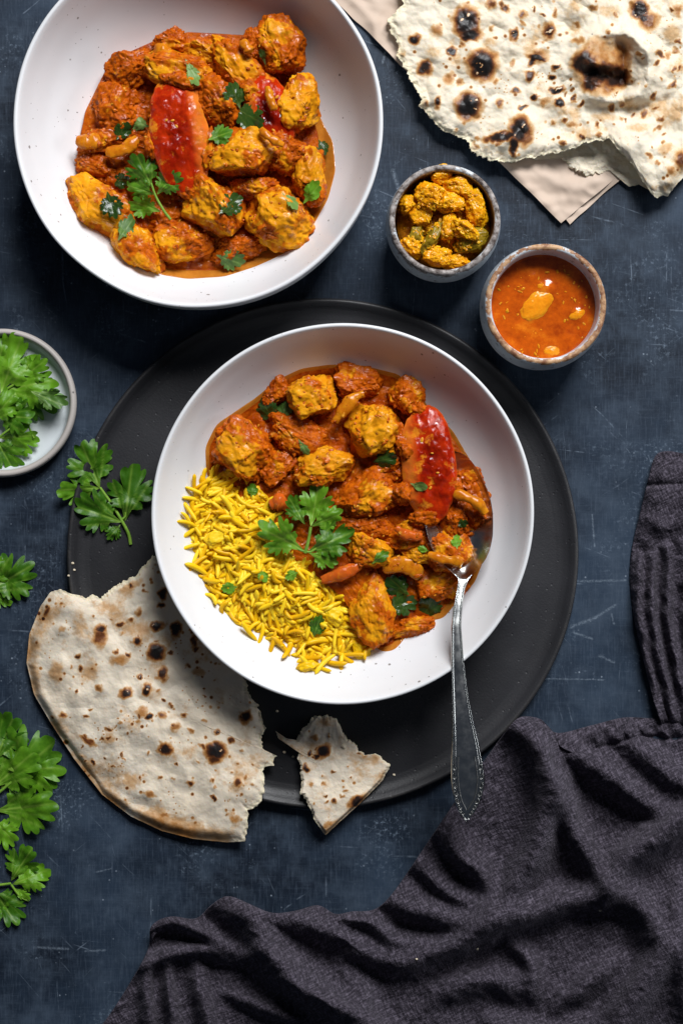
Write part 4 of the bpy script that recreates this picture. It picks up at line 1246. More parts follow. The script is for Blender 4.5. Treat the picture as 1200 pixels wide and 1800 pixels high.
chunk('fruit_chunk', 'sunken fruit chunk under the far wall of the chutney bowl', 958, 507, 16, 11, -20, 94.5, 5, 0, 2.0, 'fruit', None, 'apricot', rough=0.10, lumpy=0, fib=0.3, cuts=0)
chunk('fruit_chunk', 'fruit chunk at the near wall of the chutney bowl', 968, 618, 17, 10, 10, 94.0, 4.5, 0, 2.0, 'fruit', None, 'apricot', rough=0.10, lumpy=0, fib=0.3, cuts=0)
chunk('fruit_chunk', 'soft yellow fruit chunk at the centre of the orange chutney', 942, 537, 33, 20, 42, 94.5, 8.2, 0, 2.0, 'fruit', None, 'apricot', rough=0.10, lumpy=0, fib=0.4, cuts=0)
chunk('fruit_chunk', 'small yellow fruit chunk near the right wall of the chutney bowl', 1013, 553, 14, 9, 20, 95.5, 4.5, 0, 2.0, 'fruit', None, 'apricot', rough=0.10, lumpy=0, fib=0.3, cuts=0)
chunk('fruit_chunk', 'pale fruit chunk mostly sunk at the left of the orange chutney', 910, 574, 18, 13, 10, 93.5, 4.5, 0, 2.0, 'fruit', None, 'apricot', rough=0.10, lumpy=0, fib=0.3, cuts=0)

# ------------------------------------------------------------------ baking paper and breads
def seg_dist(x, y, poly):
    """distance to a polyline, signed side and arc position"""
    p = np.asarray(poly, float)
    best = np.full(x.shape, 1e9); side = np.zeros_like(x); arc = np.zeros_like(x)
    L = 0.0
    tot = np.linalg.norm(np.diff(p, axis=0), axis=1).sum()
    for a, b in zip(p[:-1], p[1:]):
        d = b - a; l = np.hypot(*d)
        t = np.clip(((x - a[0]) * d[0] + (y - a[1]) * d[1]) / l ** 2, 0, 1)
        qx, qy = a[0] + t * d[0], a[1] + t * d[1]
        dd = np.hypot(x - qx, y - qy)
        cr = d[0] * (y - a[1]) - d[1] * (x - a[0])
        m = dd < best
        best = np.where(m, dd, best); side = np.where(m, np.sign(cr), side); arc = np.where(m, (L + t * l) / tot, arc)
        L += l
    return best, side, arc

def paper_sheet(label, corners, z0, seed):
    n, m_ = 150, 150
    c = np.asarray(corners, float)          # TL, TR, BR, BL order in the image
    u, v = np.meshgrid(np.linspace(0, 1, n), np.linspace(0, 1, m_), indexing='ij')
    u, v = u.ravel(), v.ravel()
    x = (1 - u) * (1 - v) * c[0, 0] + u * (1 - v) * c[1, 0] + u * v * c[2, 0] + (1 - u) * v * c[3, 0]
    y = (1 - u) * (1 - v) * c[0, 1] + u * (1 - v) * c[1, 1] + u * v * c[2, 1] + (1 - u) * v * c[3, 1]
    x = x + 2.0 * n2(x, y, 40, seed); y = y + 2.0 * n2(x, y, 40, seed + 1)
    rid = np.abs(f2(x, y, 70, seed, 3))
    z = z0 + 6 * np.clip(0.22 - rid, 0, 1) * 5 * 0.5 + 3.0 * (f2(x, y, 90, seed + 3, 2) + 0.5)
    for pl, h, w in (([(870, 270), (930, 330), (985, 385)], 5, 10), ([(905, 300), (1010, 330), (1070, 318)], 5, 13), ([(650, 40), (690, 120), (740, 160)], 4, 9), ([(610, -10), (680, 60)], 4, 8), ([(930, 360), (1000, 350)], 3, 8)):
        d, s, a = seg_dist(x, y, pl)
        z += h * np.exp(-(d / w) ** 2)
    z = np.maximum(z, 0.8)
    f = grid_faces(n, m_)
    vv = PX(x, y, z)
    # thin sheet with a back
    N = len(vv)
    vb = vv - np.array([0, 0, 0.5])
    o = mesh_obj('paper_sheet', np.concatenate([vv, vb]), np.concatenate([f, f[:, ::-1] + N]), M['paper'], None, (vv[:, 0].mean(), vv[:, 1].mean(), 0))
    return tag(o, label, 'paper')
paper_sheet('lower crumpled tan baking paper showing only at its corner', [(640, -120), (1330, -170), (1318, 113), (1000, 395)], 1.2, 3.0)
paper_sheet('upper crumpled tan baking paper directly under the charred flatbread', [(560, -28), (1330, -200), (1330, 108), (986, 392)], 4.0, 1.0)

def toast_field(x, y, spots, seed, speck=0.5, base=0.0):
    t = np.full(x.shape, base) + 0.5 * np.clip(f2(x, y, 75, seed, 5, 0.65) + 0.0, 0, 1)
    hgt = np.zeros_like(x)
    wx = x + 9 * f2(x, y, 16, seed + 1, 4); wy = y + 9 * f2(x, y, 16, seed + 2, 4)
    for (sx, sy, rx, ry, rot, inten) in spots:
        k = np.nonzero((np.abs(x - sx) < 3 * max(rx, ry) + 12) & (np.abs(y - sy) < 3 * max(rx, ry) + 12))[0]
        if len(k) == 0: continue
        c, s = math.cos(R(rot)), math.sin(R(rot))
        dx, dy = wx[k] - sx, -(wy[k] - sy)
        d = np.hypot((dx * c + dy * s) / (rx * 0.9), (-dx * s + dy * c) / (ry * 0.9))
        prof = np.clip((1.5 - d) / 1.05, 0, 1) ** 1.1 * inten
        halo = 0.26 * np.exp(-(d / 1.5) ** 2) * min(1, inten + 0.3)
        t[k] = np.maximum(t[k], np.maximum(prof, halo))
        dd = np.hypot(x[k] - sx, y[k] - sy) / (1.35 * (rx + ry) / 2)
        hgt[k] = np.maximum(hgt[k], min(rx, ry) * 0.42 * np.exp(-dd ** 2.5))
    # scattered freckles
    w = w2(x, y, 15, seed + 5); pick = f2(x, y, 40, seed + 6, 2)
    t = np.maximum(t, speck * sstep(0.30, 0.12, w) * sstep(0.05, 0.35, pick))
    w = w2(x, y, 7, seed + 8)
    t = np.maximum(t, 0.8 * speck * sstep(0.30, 0.1, w) * sstep(0.12, 0.4, f2(x, y, 50, seed + 9, 2)))
    # blistered skin flaking off the blackest spots
    fl = sstep(0.36, 0.42, f2(x, y, 9, seed + 12, 2))
    t = np.where((t > 0.72), t * (1 - 0.85 * fl), t)
    return t, hgt

def freckles(poly, n, seed, rmin, rmax, lo, hi):
    rs = np.random.RandomState(seed); out = []
    hubs = rand_in([(p[0], p[1]) for p in poly], 14, seed)
    for i in range(n):
        h = hubs[rs.randint(len(hubs))]; x, y = h[0] + rs.normal(0, 34), h[1] + rs.normal(0, 34)
        r1 = rs.uniform(rmin, rmax)
        out.append((x, y, r1 * rs.uniform(1, 1.9), r1, rs.uniform(0, 180), rs.uniform(lo, hi)))
    return out
def flatbread(name, label, cx, cy, poly, nA, nR, spots, z_under, thick, mat, seed, extra=None, toast_extra=None, speck=0.45, base=0.0, jag=9, rough=3.0, undul=6, bub=0):
    def hfun(x, y, rho, e):
        t, hg = toast_field(x, y, spots, seed, speck, base)
        edge = 1 - (1 - 0.75 * e) * sstep(0.90, 1.0, rho) ** 1.6 * 0.92      # crust edge rounds down, torn edge stays thick
        torn = e * sstep(0.93, 1.0, rho)
        h = thick * edge + hg * (1 - sstep(0.95, 1, rho)) + undul * f2(x, y, 110, seed + 20, 2) * (1 - 0.5 * sstep(.9, 1, rho)) + rough * f2(x, y, 30, seed + 21, 3, 0.4) + 0.5 * f2(x, y, 7, seed + 22, 2)
        h = h + torn * 5 * f2(x, y, 9, seed + 23, 3)
        if bub: h = h + bub * np.clip(0.75 - w2(x + 10 * n2(x, y, 30, 4), y, 46, seed + 31), 0, 1) * 1.6 * (0.5 + f2(x, y, 80, seed + 32, 2))
        if extra is not None: h = h + extra(x, y)
        return np.maximum(h, 1.5)
    def top(x, y, rho, e): return z_under(x, y) + hfun(x, y, rho, e)
    x, y, rho, e, z, f = polar_sheet(cx, cy, poly, nA, nR, top, lambda a, b: z_under(a, b), jag=jag, jags=13, seed=seed, power=0.75)
    t, _ = toast_field(x, y, spots, seed, speck, base)
    t = t + (1 - e) * 0.26 * sstep(0.78, 0.97, rho) * np.clip(0.5 + 1.3 * f2(x, y, 50, seed + 40, 4), 0, 1)
    if toast_extra is not None: t = toast_extra(x, y, t)
    nt_ = nA * nR
    cr = e * sstep(0.955, 0.99, rho)
    cr[nt_:] = np.maximum(cr[nt_:], e[nt_:])
    t = t * (1 - 0.7 * cr)
    v = PX(x, y, z)
    o = mesh_obj(name, v, f, M[mat], None, (v[:nt_, 0].mean(), v[:nt_, 1].mean(), v[:, 2].min()), dict(toast=t, crumb=np.clip(cr, 0, 1)))
    tag(o, label, 'flatbread')
    return o

S1 = [(819, 37, 24, 29, 0, 1.0), (826, 60, 20, 12, 0, 1.0), (729, 68, 10, 10, 0, 1.0), (745, 119, 14, 15, 0, .9), (794, 91, 9.5, 9, 0, 1.0), (847, 113, 27, 28, 20, 1.05), (823, 186, 24, 25, 0, 1.05), (769, 179, 7, 11, 0, .9),
      (789, 139, 9, 15, -20, .42), (808, 143, 6, 8, 0, .48), (769, 51, 11, 13, -20, .42), (902, 61, 9, 12, 0, .95), (917, 26, 9, 9, 0, .65), (863, 9, 11, 11, 0, .6), (888, 14, 9, 7, 20, .7), (863, 49, 6, 6, 0, .38), (813, 76, 6, 6, 0, .5),
      (900, 110, 6, 8, 0, .42), (871, 141, 8, 6, 0, .42), (906, 159, 8, 6, 0, .8), (877, 182, 7, 10, 20, .6), (916, 189, 9, 5, 0, .85), (930, 134, 9, 10, 0, .75), (936, 104, 9, 12, 0, .9),
      (913, 228, 20, 26, -10, 1.0), (882, 240, 36, 9, 10, .95), (902, 258, 8, 22, 0, .9), (926, 240, 12, 24, -15, .55), (700, 88, 8, 16, 20, .8), (742, 184, 10, 9, 0, .9), (800, 232, 6, 9, 0, .7), (830, 258, 10, 8, -40, .75),
      (965, 54, 13, 14, 0, .8), (945, 98, 20, 15, 0, .5), (943, 101, 20, 6, -12, .95), (977, 158, 13, 7, 5, 1.05), (982, 181, 9, 7, 0, 1.05), (940, 170, 8, 6, 0, .9), (977, 118, 9, 5, 15, .85), (970, 134, 6, 5, 0, .95), (956, 180, 11, 8, 0, .42), (930, 137, 7, 8, 0, .7),
      (1123, 16, 17, 19, 0, .95), (1140, 36, 20, 18, 0, .55), (1130, 30, 10, 10, 0, .85), (990, 211, 6, 6, 0, .6), (1005, 219, 14, 7, 0, .42), (1023, 240, 6, 5, 0, .7), (971, 216, 6, 6, 0, .5), (1020, 183, 5, 8, -30, .7), (1095, 184, 6, 6, 0, .55),
      (1150, 169, 5, 9, -25, .65), (1132, 199, 5, 8, -25, .6), (1159, 207, 9, 5, 35, .55), (1150, 188, 9, 4, 25, .6), (1182, 150, 10, 5, 30, .65), (1156, 225, 9, 4, 35, .5), (1183, 122, 5, 8, -25, .6), (1014, 43, 9, 5, 5, .45), (1041, 12, 9, 7, 0, .5), (976, 23, 5, 8, 0, .5), (1172, 97, 8, 8, 0, .4), (1017, 72, 15, 7, 12, .45),
      (1194, 120, 5, 8, -20, .6), (1190, 20, 10, 14, 0, .45), (1196, 280, 12, 18, 0, .5), (1168, 262, 16, 12, 20, .26), (1155, 285, 5, 5, 0, .45), (1165, 250, 5, 4, 0, .5), (1180, 300, 8, 10, 0, .4), (1120, 225, 26, 12, 0, .22), (1180, 60, 20, 24, 0, .24), (1060, 205, 30, 12, 0, .22), (1070, 20, 30, 14, 0, .2), (760, 90, 20, 16, 0, .2), (860, 75, 18, 12, 0, .22), (1186, 200, 14, 20, 0, .26), (1166, 235, 5, 3, 30, .5), (1050, 236, 8, 6, 20, .5), (990, 252, 8, 5, 0, .6)]
def pocket(x, y):
    x = x + 11 * f2(x, y, 38, 91, 3); y = y + 11 * f2(x, y, 38, 92, 3)
    dd, _, a = seg_dist(x, y, spline([(1022, 82), (1045, 66), (1092, 56), (1130, 80), (1143, 122), (1125, 158), (1085, 172), (1040, 172)], 40))
    h = 25 * (0.45 + 0.55 * np.sin(np.pi * np.clip(a, 0, 1))) * np.exp(-(dd / 17) ** 2)
    h = h + 22 * np.exp(-(np.hypot((x - 1040) / 34, (y - 108) / 30)) ** 2)
    h = h + 12 * np.exp(-(np.hypot((x - 1075) / 75, (y - 118) / 65)) ** 4)
    # collapsed fold in the big blister
    dd, s, a = seg_dist(x, y, [(1035, 128), (1062, 134), (1095, 146)])
    h = h - 22 * np.exp(-(dd / 11) ** 2)
    dd, s, a = seg_dist(x, y, [(1094, 74), (1098, 105), (1096, 142)])
    h = h - 20 * np.exp(-(dd / 10) ** 2)
    # lifted torn lip
    dl = np.hypot((x - 1085) / 75, (y - 250) / 38)
    h = h + 24 * np.exp(-dl ** 2) + 20 * np.exp(-(np.hypot(x - 1160, y - 305) / 48) ** 2)
    dd, s, a = seg_dist(x, y, [(870, 250), (900, 242), (915, 215)])
    h = h + 12 * np.exp(-(dd / 16) ** 2)
    return h
def pocket_toast(x, y, t):
    wx = x + 8 * f2(x, y, 18, 71, 3); wy = y + 8 * f2(x, y, 18, 72, 3)
    reg = sstep(1.3, 0.75, np.hypot((wx - 1056) / 52, (wy - 118) / 50))
    dark = sstep(26, 6, seg_dist(wx, wy, [(1020, 108), (1042, 128), (1070, 130), (1090, 140)])[0])
    dark2 = sstep(17, 4, np.hypot(wx - 1038, wy - 143) * 0.8)
    v = reg * (0.40 + 0.35 * f2(x, y, 22, 73, 3)) + 0.45 * np.maximum(dark, dark2) * reg
    return np.maximum(t, np.clip(v, 0, 0.95))
N1 = [(690, -60, 0.6), (706, 5, 0.9), (696, 22, 1), (681, 34, 1), (686, 55, 1), (702, 80, .9), (697, 98, 1), (712, 120, 1), (727, 150, 1), (741, 172, 1), (735, 186, 1), (752, 200, 1), (772, 224, 1), (798, 238, 1), (818, 244, 1), (832, 268, 1), (862, 282, 1), (905, 284, 1),
      (940, 276, 1), (965, 270, 1), (1000, 262, 1), (1035, 248, 1), (1070, 244, 1), (1085, 262, 1), (1112, 290, 1), (1128, 318, 1), (1150, 348, 1), (1172, 344, .6), (1200, 312, .2), (1260, 250, .1), (1300, 120, .1), (1310, -60, .1), (1150, -160, .1), (900, -170, .2), (740, -120, .4)]
def zpaper(x, y): return 9.0 + 0 * x
flatbread('naan_bread', 'pale charred flatbread with torn edge lying on baking paper', 1040, 60, N1, 1200, 230, S1 + freckles(N1, 90, 5, 2.2, 5.0, .35, .75), zpaper, 20, 'naan', 1.0, pocket, pocket_toast, 0.55, 0.03, jag=10, rough=6.5, undul=11, bub=15)
crumb_poly = [(905, 265, 1), (940, 282, 1), (985, 278, 1), (1008, 300, 1), (1030, 309, 1), (1058, 304, 1), (1082, 300, 1), (1092, 318, 1), (1106, 331, 1), (1122, 322, 1), (1136, 332, 1), (1160, 345, 1), (1150, 300, .3), (1100, 230, .2), (1000, 225, .2), (930, 240, .3)]
o = flatbread('naan_layer', 'lower torn layer', 1040, 272, crumb_poly, 420, 60, [], lambda x, y: 6.0 + 0 * x, 9, 'naan', 9.0, lambda x, y: 7 * f2(x, y, 24, 33, 4) - 3, None, 0.0, 0.05, jag=12, rough=4)
o['label'] = 'soft torn inner layer of the charred flatbread showing under its lifted lip'
S2 = [(287, 1044, 9, 10, 0, .95), (284, 1064, 8, 6, 0, .9), (277, 1100, 14, 9, 10, .95), (309, 1106, 11, 15, -15, 1.05), (342, 1127, 7, 15, 0, .7), (242, 1127, 10, 9, 0, .9), (275, 1147, 16, 17, 0, 1.0), (287, 1185, 8, 15, 0, .75), (175, 1119, 12, 20, 10, .62), (178, 1105, 9, 8, 0, .8),
      (222, 1219, 13, 10, 15, .9), (258, 1212, 10, 12, 0, .95), (214, 1097, 8, 5, 0, .7), (230, 1090, 6, 6, 0, .6), (245, 1190, 5, 5, 0, .8), (261, 1258, 6.5, 6, 0, 1.05), (250, 1250, 12, 10, 0, .42), (285, 1256, 10, 8, 0, .6), (323, 1257, 7, 5, 0, .6), (308, 1278, 10, 8, 0, .5), (291, 1317, 14, 12, 0, .9), (379, 1320, 21, 15, 0, 1.0), (379, 1335, 14, 8, 0, .7),
      (380, 1287, 6, 6, 0, .8), (431, 1260, 13, 12, 20, .9), (418, 1377, 9, 7, 15, .7), (334, 1377, 8, 6, 0, .75), (155, 1303, 20, 6, -28, .6), (262, 1396, 10, 7, -30, .5), (210, 1160, 18, 10, 10, .42), (205, 1145, 5, 5, 0, .6), (175, 1210, 8, 8, 0, .5), (138, 1152, 5, 5, 0, .7), (110, 1105, 8, 8, 0, .3), (245, 1075, 7, 9, 0, .5), (225, 1150, 4, 7, 10, .7),
      (330, 1170, 5, 5, 0, .6), (350, 1180, 16, 8, 0, .32), (405, 1300, 7, 6, 0, .7), (300, 1240, 4, 4, 0, .6), (150, 1260, 6, 4, 0, .6), (112, 1258, 7, 6, 0, .55), (85, 1075, 5, 10, -20, .5), (412, 1440, 10, 6, 0, .4), (290, 1434, 9, 5, -10, .4), (100, 1180, 16, 24, 0, .28), (190, 1300, 14, 10, 0, .25), (230, 1030, 30, 10, 30, .3), (345, 1140, 5, 4, 0, .7), (300, 1150, 4, 4, 0, .7), (360, 1100, 20, 30, 0, .2)]
N2 = [(106, 1036, .8), (122, 1042, 1), (150, 1050, 1), (163, 1046, 1), (178, 1052, 1), (192, 1036, 1), (215, 1022, 1), (236, 1012, 1), (258, 992, 1), (268, 978, 1), (290, 985, 1), (345, 1050, 1), (400, 1120, 1), (428, 1180, 1), (438, 1220, 1), (456, 1248, 1), (464, 1272, 1), (460, 1300, 1), (466, 1326, 1), (486, 1328, 1), (478, 1345, 1),
      (462, 1352, 1), (466, 1390, 1), (456, 1412, 1), (436, 1424, 1), (436, 1455, 1), (430, 1478, .8), (400, 1481, 0), (340, 1475, 0), (285, 1461, 0), (230, 1435, 0), (180, 1397, 0), (130, 1333, 0), (88, 1268, 0), (60, 1220, 0), (47, 1165, 0), (52, 1115, 0), (72, 1065, 0), (90, 1040, .2)]
def z_ch(x, y):
    """what lies under the torn bread: table, charger edge"""
    p = PX(x, y, 20.0 + 0 * x)
    r = np.hypot(p[:, 0] - CH[0], p[:, 1] - CH[1]) / Rc
    return np.where(r < 1.0, np.interp(r, [0, .7, .88, .97, 1.0], [14, 18, 25, 28.5, 28]), np.interp(r, [1.0, 1.08, 1.3, 1.6], [28, 23, 8, 2.5]))
def n2_extra(x, y):
    d, s, a = seg_dist(x, y, [(110, 1300), (160, 1360), (235, 1410), (330, 1450)])
    e1 = -5 * np.exp(-(d / 14) ** 2)
    d, s, a = seg_dist(x, y, [(100, 1060), (180, 1080), (250, 1060)])
    return e1 + 5 * np.exp(-(d / 22) ** 2)
flatbread('torn_naan', 'big torn half flatbread tucked under the rice bowl', 262, 1235, N2, 1000, 190, S2 + freckles(N2, 90, 6, 1.8, 4.0, .35, .8), z_ch, 15, 'naan2', 4.0, n2_extra, None, 0.62, 0.05, jag=9, rough=3.0, undul=12, bub=6)
N3 = [(484, 1283, 1), (497, 1296, 1), (520, 1300, 1), (533, 1280, 1), (548, 1262, 1), (575, 1254, 1), (590, 1262, 1), (602, 1286, 1), (622, 1308, 1), (640, 1328, 1), (660, 1324, 1), (686, 1344, 1), (672, 1372, .3), (640, 1405, .1), (600, 1442, .1), (572, 1468, .2), (556, 1448, 1), (545, 1420, 1), (528, 1392, 1), (530, 1360, 1), (524, 1335, 1), (530, 1314, 1), (508, 1310, 1), (490, 1300, 1)]
S3 = [(567, 1320, 11, 16, -40, .95), (556, 1330, 6, 6, 0, .85), (545, 1326, 5, 5, 0, .8), (538, 1350, 6, 7, 0, .85), (624, 1407, 16, 7, 28, .75), (588, 1408, 6, 6, 0, .75), (608, 1390, 5, 4, 0, .5), (553, 1295, 7, 6, 0, .4), (640, 1327, 8, 6, 0, .35), (550, 1377, 5, 5, 0, .4), (576, 1450, 12, 5, 30, .35)]
flatbread('naan_piece', 'small torn scrap of flatbread on the edge of the black plate', 583, 1360, N3, 560, 90, S3 + freckles(N3, 25, 7, 1.6, 3.2, .35, .7), z_ch, 13, 'naan2', 6.0, None, None, 0.5, 0.06, jag=8, rough=3.0, undul=5)

# ------------------------------------------------------------------ spoon
def spoon():
    st = []  # y, centre x, half width, z of rim, depth of dish, handle weight
    for yy, hw in ((792.5, 3), (796, 16), (803, 26), (812, 33), (825, 42), (840, 48.5), (860, 55.5), (880, 60), (902, 61.5), (922, 60), (942, 57.5), (958, 53), (972, 47.5), (985, 40), (995, 31), (1003, 22), (1010, 15), (1017, 11.5)):
        st.append((yy, 794 + 21 * (yy - 792) / 225, hw, 104 + 10 * (yy - 792) / 225, 34 * (1 - ((yy - 905) / 125) ** 2) if abs(yy - 905) < 125 else 0, 0))
    st[-1] = (1017, 814.6, 9.5, 115, 0.6, 0.5)
    for yy, l, r_, z in ((1033, 802.5, 817, 118), (1060, 797.5, 813, 126), (1100, 792.5, 810.5, 136), (1160, 792.5, 815, 147), (1223, 793.5, 822.5, 154), (1270, 793.8, 832, 158), (1305, 793.6, 841, 160), (1340, 792.3, 848, 161), (1367, 792, 851.5, 161), (1388, 794, 850, 160.5), (1403, 797, 846, 160), (1418, 801.5, 839.5, 159), (1432, 808, 831, 158), (1443, 816.5, 822, 157)):
        st.append((yy, (l + r_) / 2, (r_ - l) / 2, z, 0, 1))
    st = np.array(st, float)
    # dense resample by arc
    t = np.concatenate([[0], np.cumsum(np.abs(np.diff(st[:, 0])))])
    tt = np.unique(np.concatenate([np.linspace(0, t[-1], 230), np.linspace(0, 14, 10), np.linspace(t[-1] - 14, t[-1], 10)]))
    # monotone-ish smooth interpolation
    q = np.stack([np.interp(tt, t, st[:, i]) for i in range(6)], 1)
    for _ in range(3): q[1:-1, 1:] = 0.25 * q[:-2, 1:] + 0.5 * q[1:-1, 1:] + 0.25 * q[2:, 1:]
    n = 91
    c = np.linspace(-1, 1, n)
    Y = np.broadcast_to(q[:, 0][:, None], (len(q), n)); X = q[:, 1][:, None] + c[None] * q[:, 2][:, None]
    dish_ = -q[:, 4][:, None] * (1 - np.abs(c[None]) ** 2.2)
    hw = q[:, 2][:, None]
    inset = (1 - np.abs(c[None])) * hw                       # px from the edge
    # raised double thread along the handle edge, flat recessed centre
    wln = np.clip(hw * 0.16, 2.0, 4.4)
    bead = 2.6 * np.exp(-((inset - wln * 0.5) / (wln * 0.35)) ** 2) + 2.0 * np.exp(-((inset - wln * 1.55) / (wln * 0.35)) ** 2)
    cen = 1.4 * (1 - c[None] ** 2)
    hz = (bead + cen) * q[:, 5][:, None]
    Z = q[:, 3][:, None] + dish_ + hz - 1.2 * (np.abs(c[None]) ** 10)
    top = np.stack([X, Y, Z], 2)
    th = 4.2 - 2.0 * (1 - q[:, 5][:, None])
    bot = np.stack([X * 1.0, Y, Z * 0 + q[:, 3][:, None] + dish_ - th * (1 - 0.75 * np.abs(c[None]) ** 6)], 2)
    N = len(q) * n
    f = grid_faces(len(q), n)
    i = np.arange(len(q) - 1)
    sides = np.concatenate([np.stack([i * n, (i + 1) * n, N + (i + 1) * n, N + i * n], 1), np.stack([i * n + n - 1, N + i * n + n - 1, N + (i + 1) * n + n - 1, (i + 1) * n + n - 1], 1)])
    j = np.arange(n - 1); l = (len(q) - 1) * n
    ends = np.concatenate([np.stack([j, N + j, N + j + 1, j + 1], 1), np.stack([l + j, l + j + 1, N + l + j + 1, N + l + j], 1)])
    # split at the neck: spoon bowl and handle
    allv = np.concatenate([top.reshape(-1, 3), bot.reshape(-1, 3)])
    P = PX(allv[:, 0], allv[:, 1], allv[:, 2])
    faces = np.concatenate([f, f[:, ::-1] + N, sides, ends])
    org = PX(np.float64(808), np.float64(905), np.float64(82))
    root = empty('spoon', org, 'old silver tablespoon with ornate handle resting on the bowl rim', 'spoon')
    my = allv[:, 1][faces].mean(1)
    for nm, sel in (('spoon_bowl', my < 1017), ('handle', my >= 1017)):
        ff = faces[sel]
        used, inv = np.unique(ff, return_inverse=True)
        mesh_obj(nm, P[used], inv.reshape(ff.shape), M['silver'], root, org)
    # scroll ornament around the handle end
    def edge_at(yy, side, ins):
        k = np.interp(yy, q[:, 0], q[:, 1]); h = np.interp(yy, q[:, 0], q[:, 2])
        return k + side * (h - ins)
    for side in (-1, 1):
        for m_, yy in enumerate((1350, 1366, 1382, 1396, 1409, 1420, 1430)):
            x0 = edge_at(yy, side, 6.5); z0 = np.interp(yy, q[:, 0], q[:, 3]) + 2.2
            a = np.linspace(-0.4 * np.pi, 1.1 * np.pi, 12)
            rr_ = np.linspace(5.0, 2.2, 12) * (1.0 if m_ < 5 else 0.75)
            p = PX(x0 + side * rr_ * np.cos(a), yy + rr_ * np.sin(a) * 1.15, np.full(12, z0))
            v, ff = tube(p, np.linspace(1.3, 0.8, 12), 6)
            mesh_obj('scroll_ornament', v, ff, M['tarnish'], root, p.mean(0))
        # inner border line of the cartouche
        ys = np.linspace(1330, 1424, 24)
        xs = np.interp(ys, q[:, 0], q[:, 1]) + side * (np.interp(ys, q[:, 0], q[:, 2]) - 12.5) * np.clip((1427 - ys) / 18, 0, 1) ** 0.5
        p = PX(xs, ys, np.interp(ys, q[:, 0], q[:, 3]) + 2.0)
        v, ff = tube(p, 1.1, 6)
        mesh_obj('border_line', v, ff, M['tarnish'], root, p.mean(0))
spoon()

# ------------------------------------------------------------------ linen napkin
FOLDS = [  # crest lines that seed the big folds: polyline, height, half width
    ([(905, 1275), (940, 1325), (962, 1390), (950, 1450), (925, 1520), (892, 1578), (855, 1612)], 78, 34),
    ([(930, 1310), (958, 1350), (990, 1422), (1022, 1485), (1070, 1568)], 62, 26),
    ([(700, 1690), (780, 1664), (850, 1632), (923, 1606), (1001, 1582), (1068, 1572)], 66, 30),
    ([(1068, 1572), (1094, 1520), (1135, 1487), (1210, 1434), (1310, 1390)], 76, 32),
    ([(1085, 1565), (1130, 1600), (1152, 1643), (1157, 1685), (1110, 1765), (1060, 1850)], 70, 36),
    ([(680, 1580), (745, 1600), (800, 1612), (845, 1600)], 52, 26),
    ([(390, 1585), (440, 1625), (475, 1682), (530, 1730), (610, 1785), (690, 1850)], 84, 36),
    ([(430, 1600), (520, 1618), (570, 1636), (640, 1672), (720, 1690)], 48, 26),
    ([(590, 1610), (650, 1624), (690, 1652), (735, 1652)], 44, 18),
    ([(266, 1634), (300, 1622), (345, 1636), (390, 1660), (440, 1685)], 46, 15),
    ([(250, 1698), (310, 1678), (370, 1672), (410, 1690)], 40, 17),
    ([(262, 1690), (255, 1740), (262, 1830)], 32, 13),
    ([(300, 1700), (298, 1750), (310, 1830)], 36, 13),
    ([(348, 1695), (354, 1745), (374, 1830)], 34, 16),
    ([(405, 1745), (450, 1768), (520, 1800)], 32, 16),
    ([(990, 1310), (1040, 1345), (1100, 1385), (1165, 1425)], 54, 28),
    ([(1100, 1300), (1180, 1365), (1260, 1410)], 44, 26),
    ([(770, 1445), (805, 1490), (850, 1545), (862, 1585)], 52, 22),
    ([(735, 1520), (790, 1565), (845, 1588)], 42, 18),
    ([(1190, 1560), (1192, 1640), (1208, 1770)], 56, 30),
    ([(770, 1745), (860, 1722), (935, 1735)], 36, 30),
    ([(980, 1770), (1040, 1720), (1080, 1690)], 36, 24),
    ([(900, 1660), (930, 1690), (935, 1740)], 36, 16),
    ([(600, 1700), (640, 1750), (660, 1830)], 32, 20),
    ([(860, 1800), (960, 1820), (1020, 1800)], 34, 24),
]
def even(e, n):
    s = np.concatenate([[0], np.cumsum(np.linalg.norm(np.diff(e, axis=0), axis=1))]); s /= s[-1]
    uu = np.linspace(0, 1, n)
    return np.stack([np.interp(uu, s, e[:, i]) for i in (0, 1)], 1)
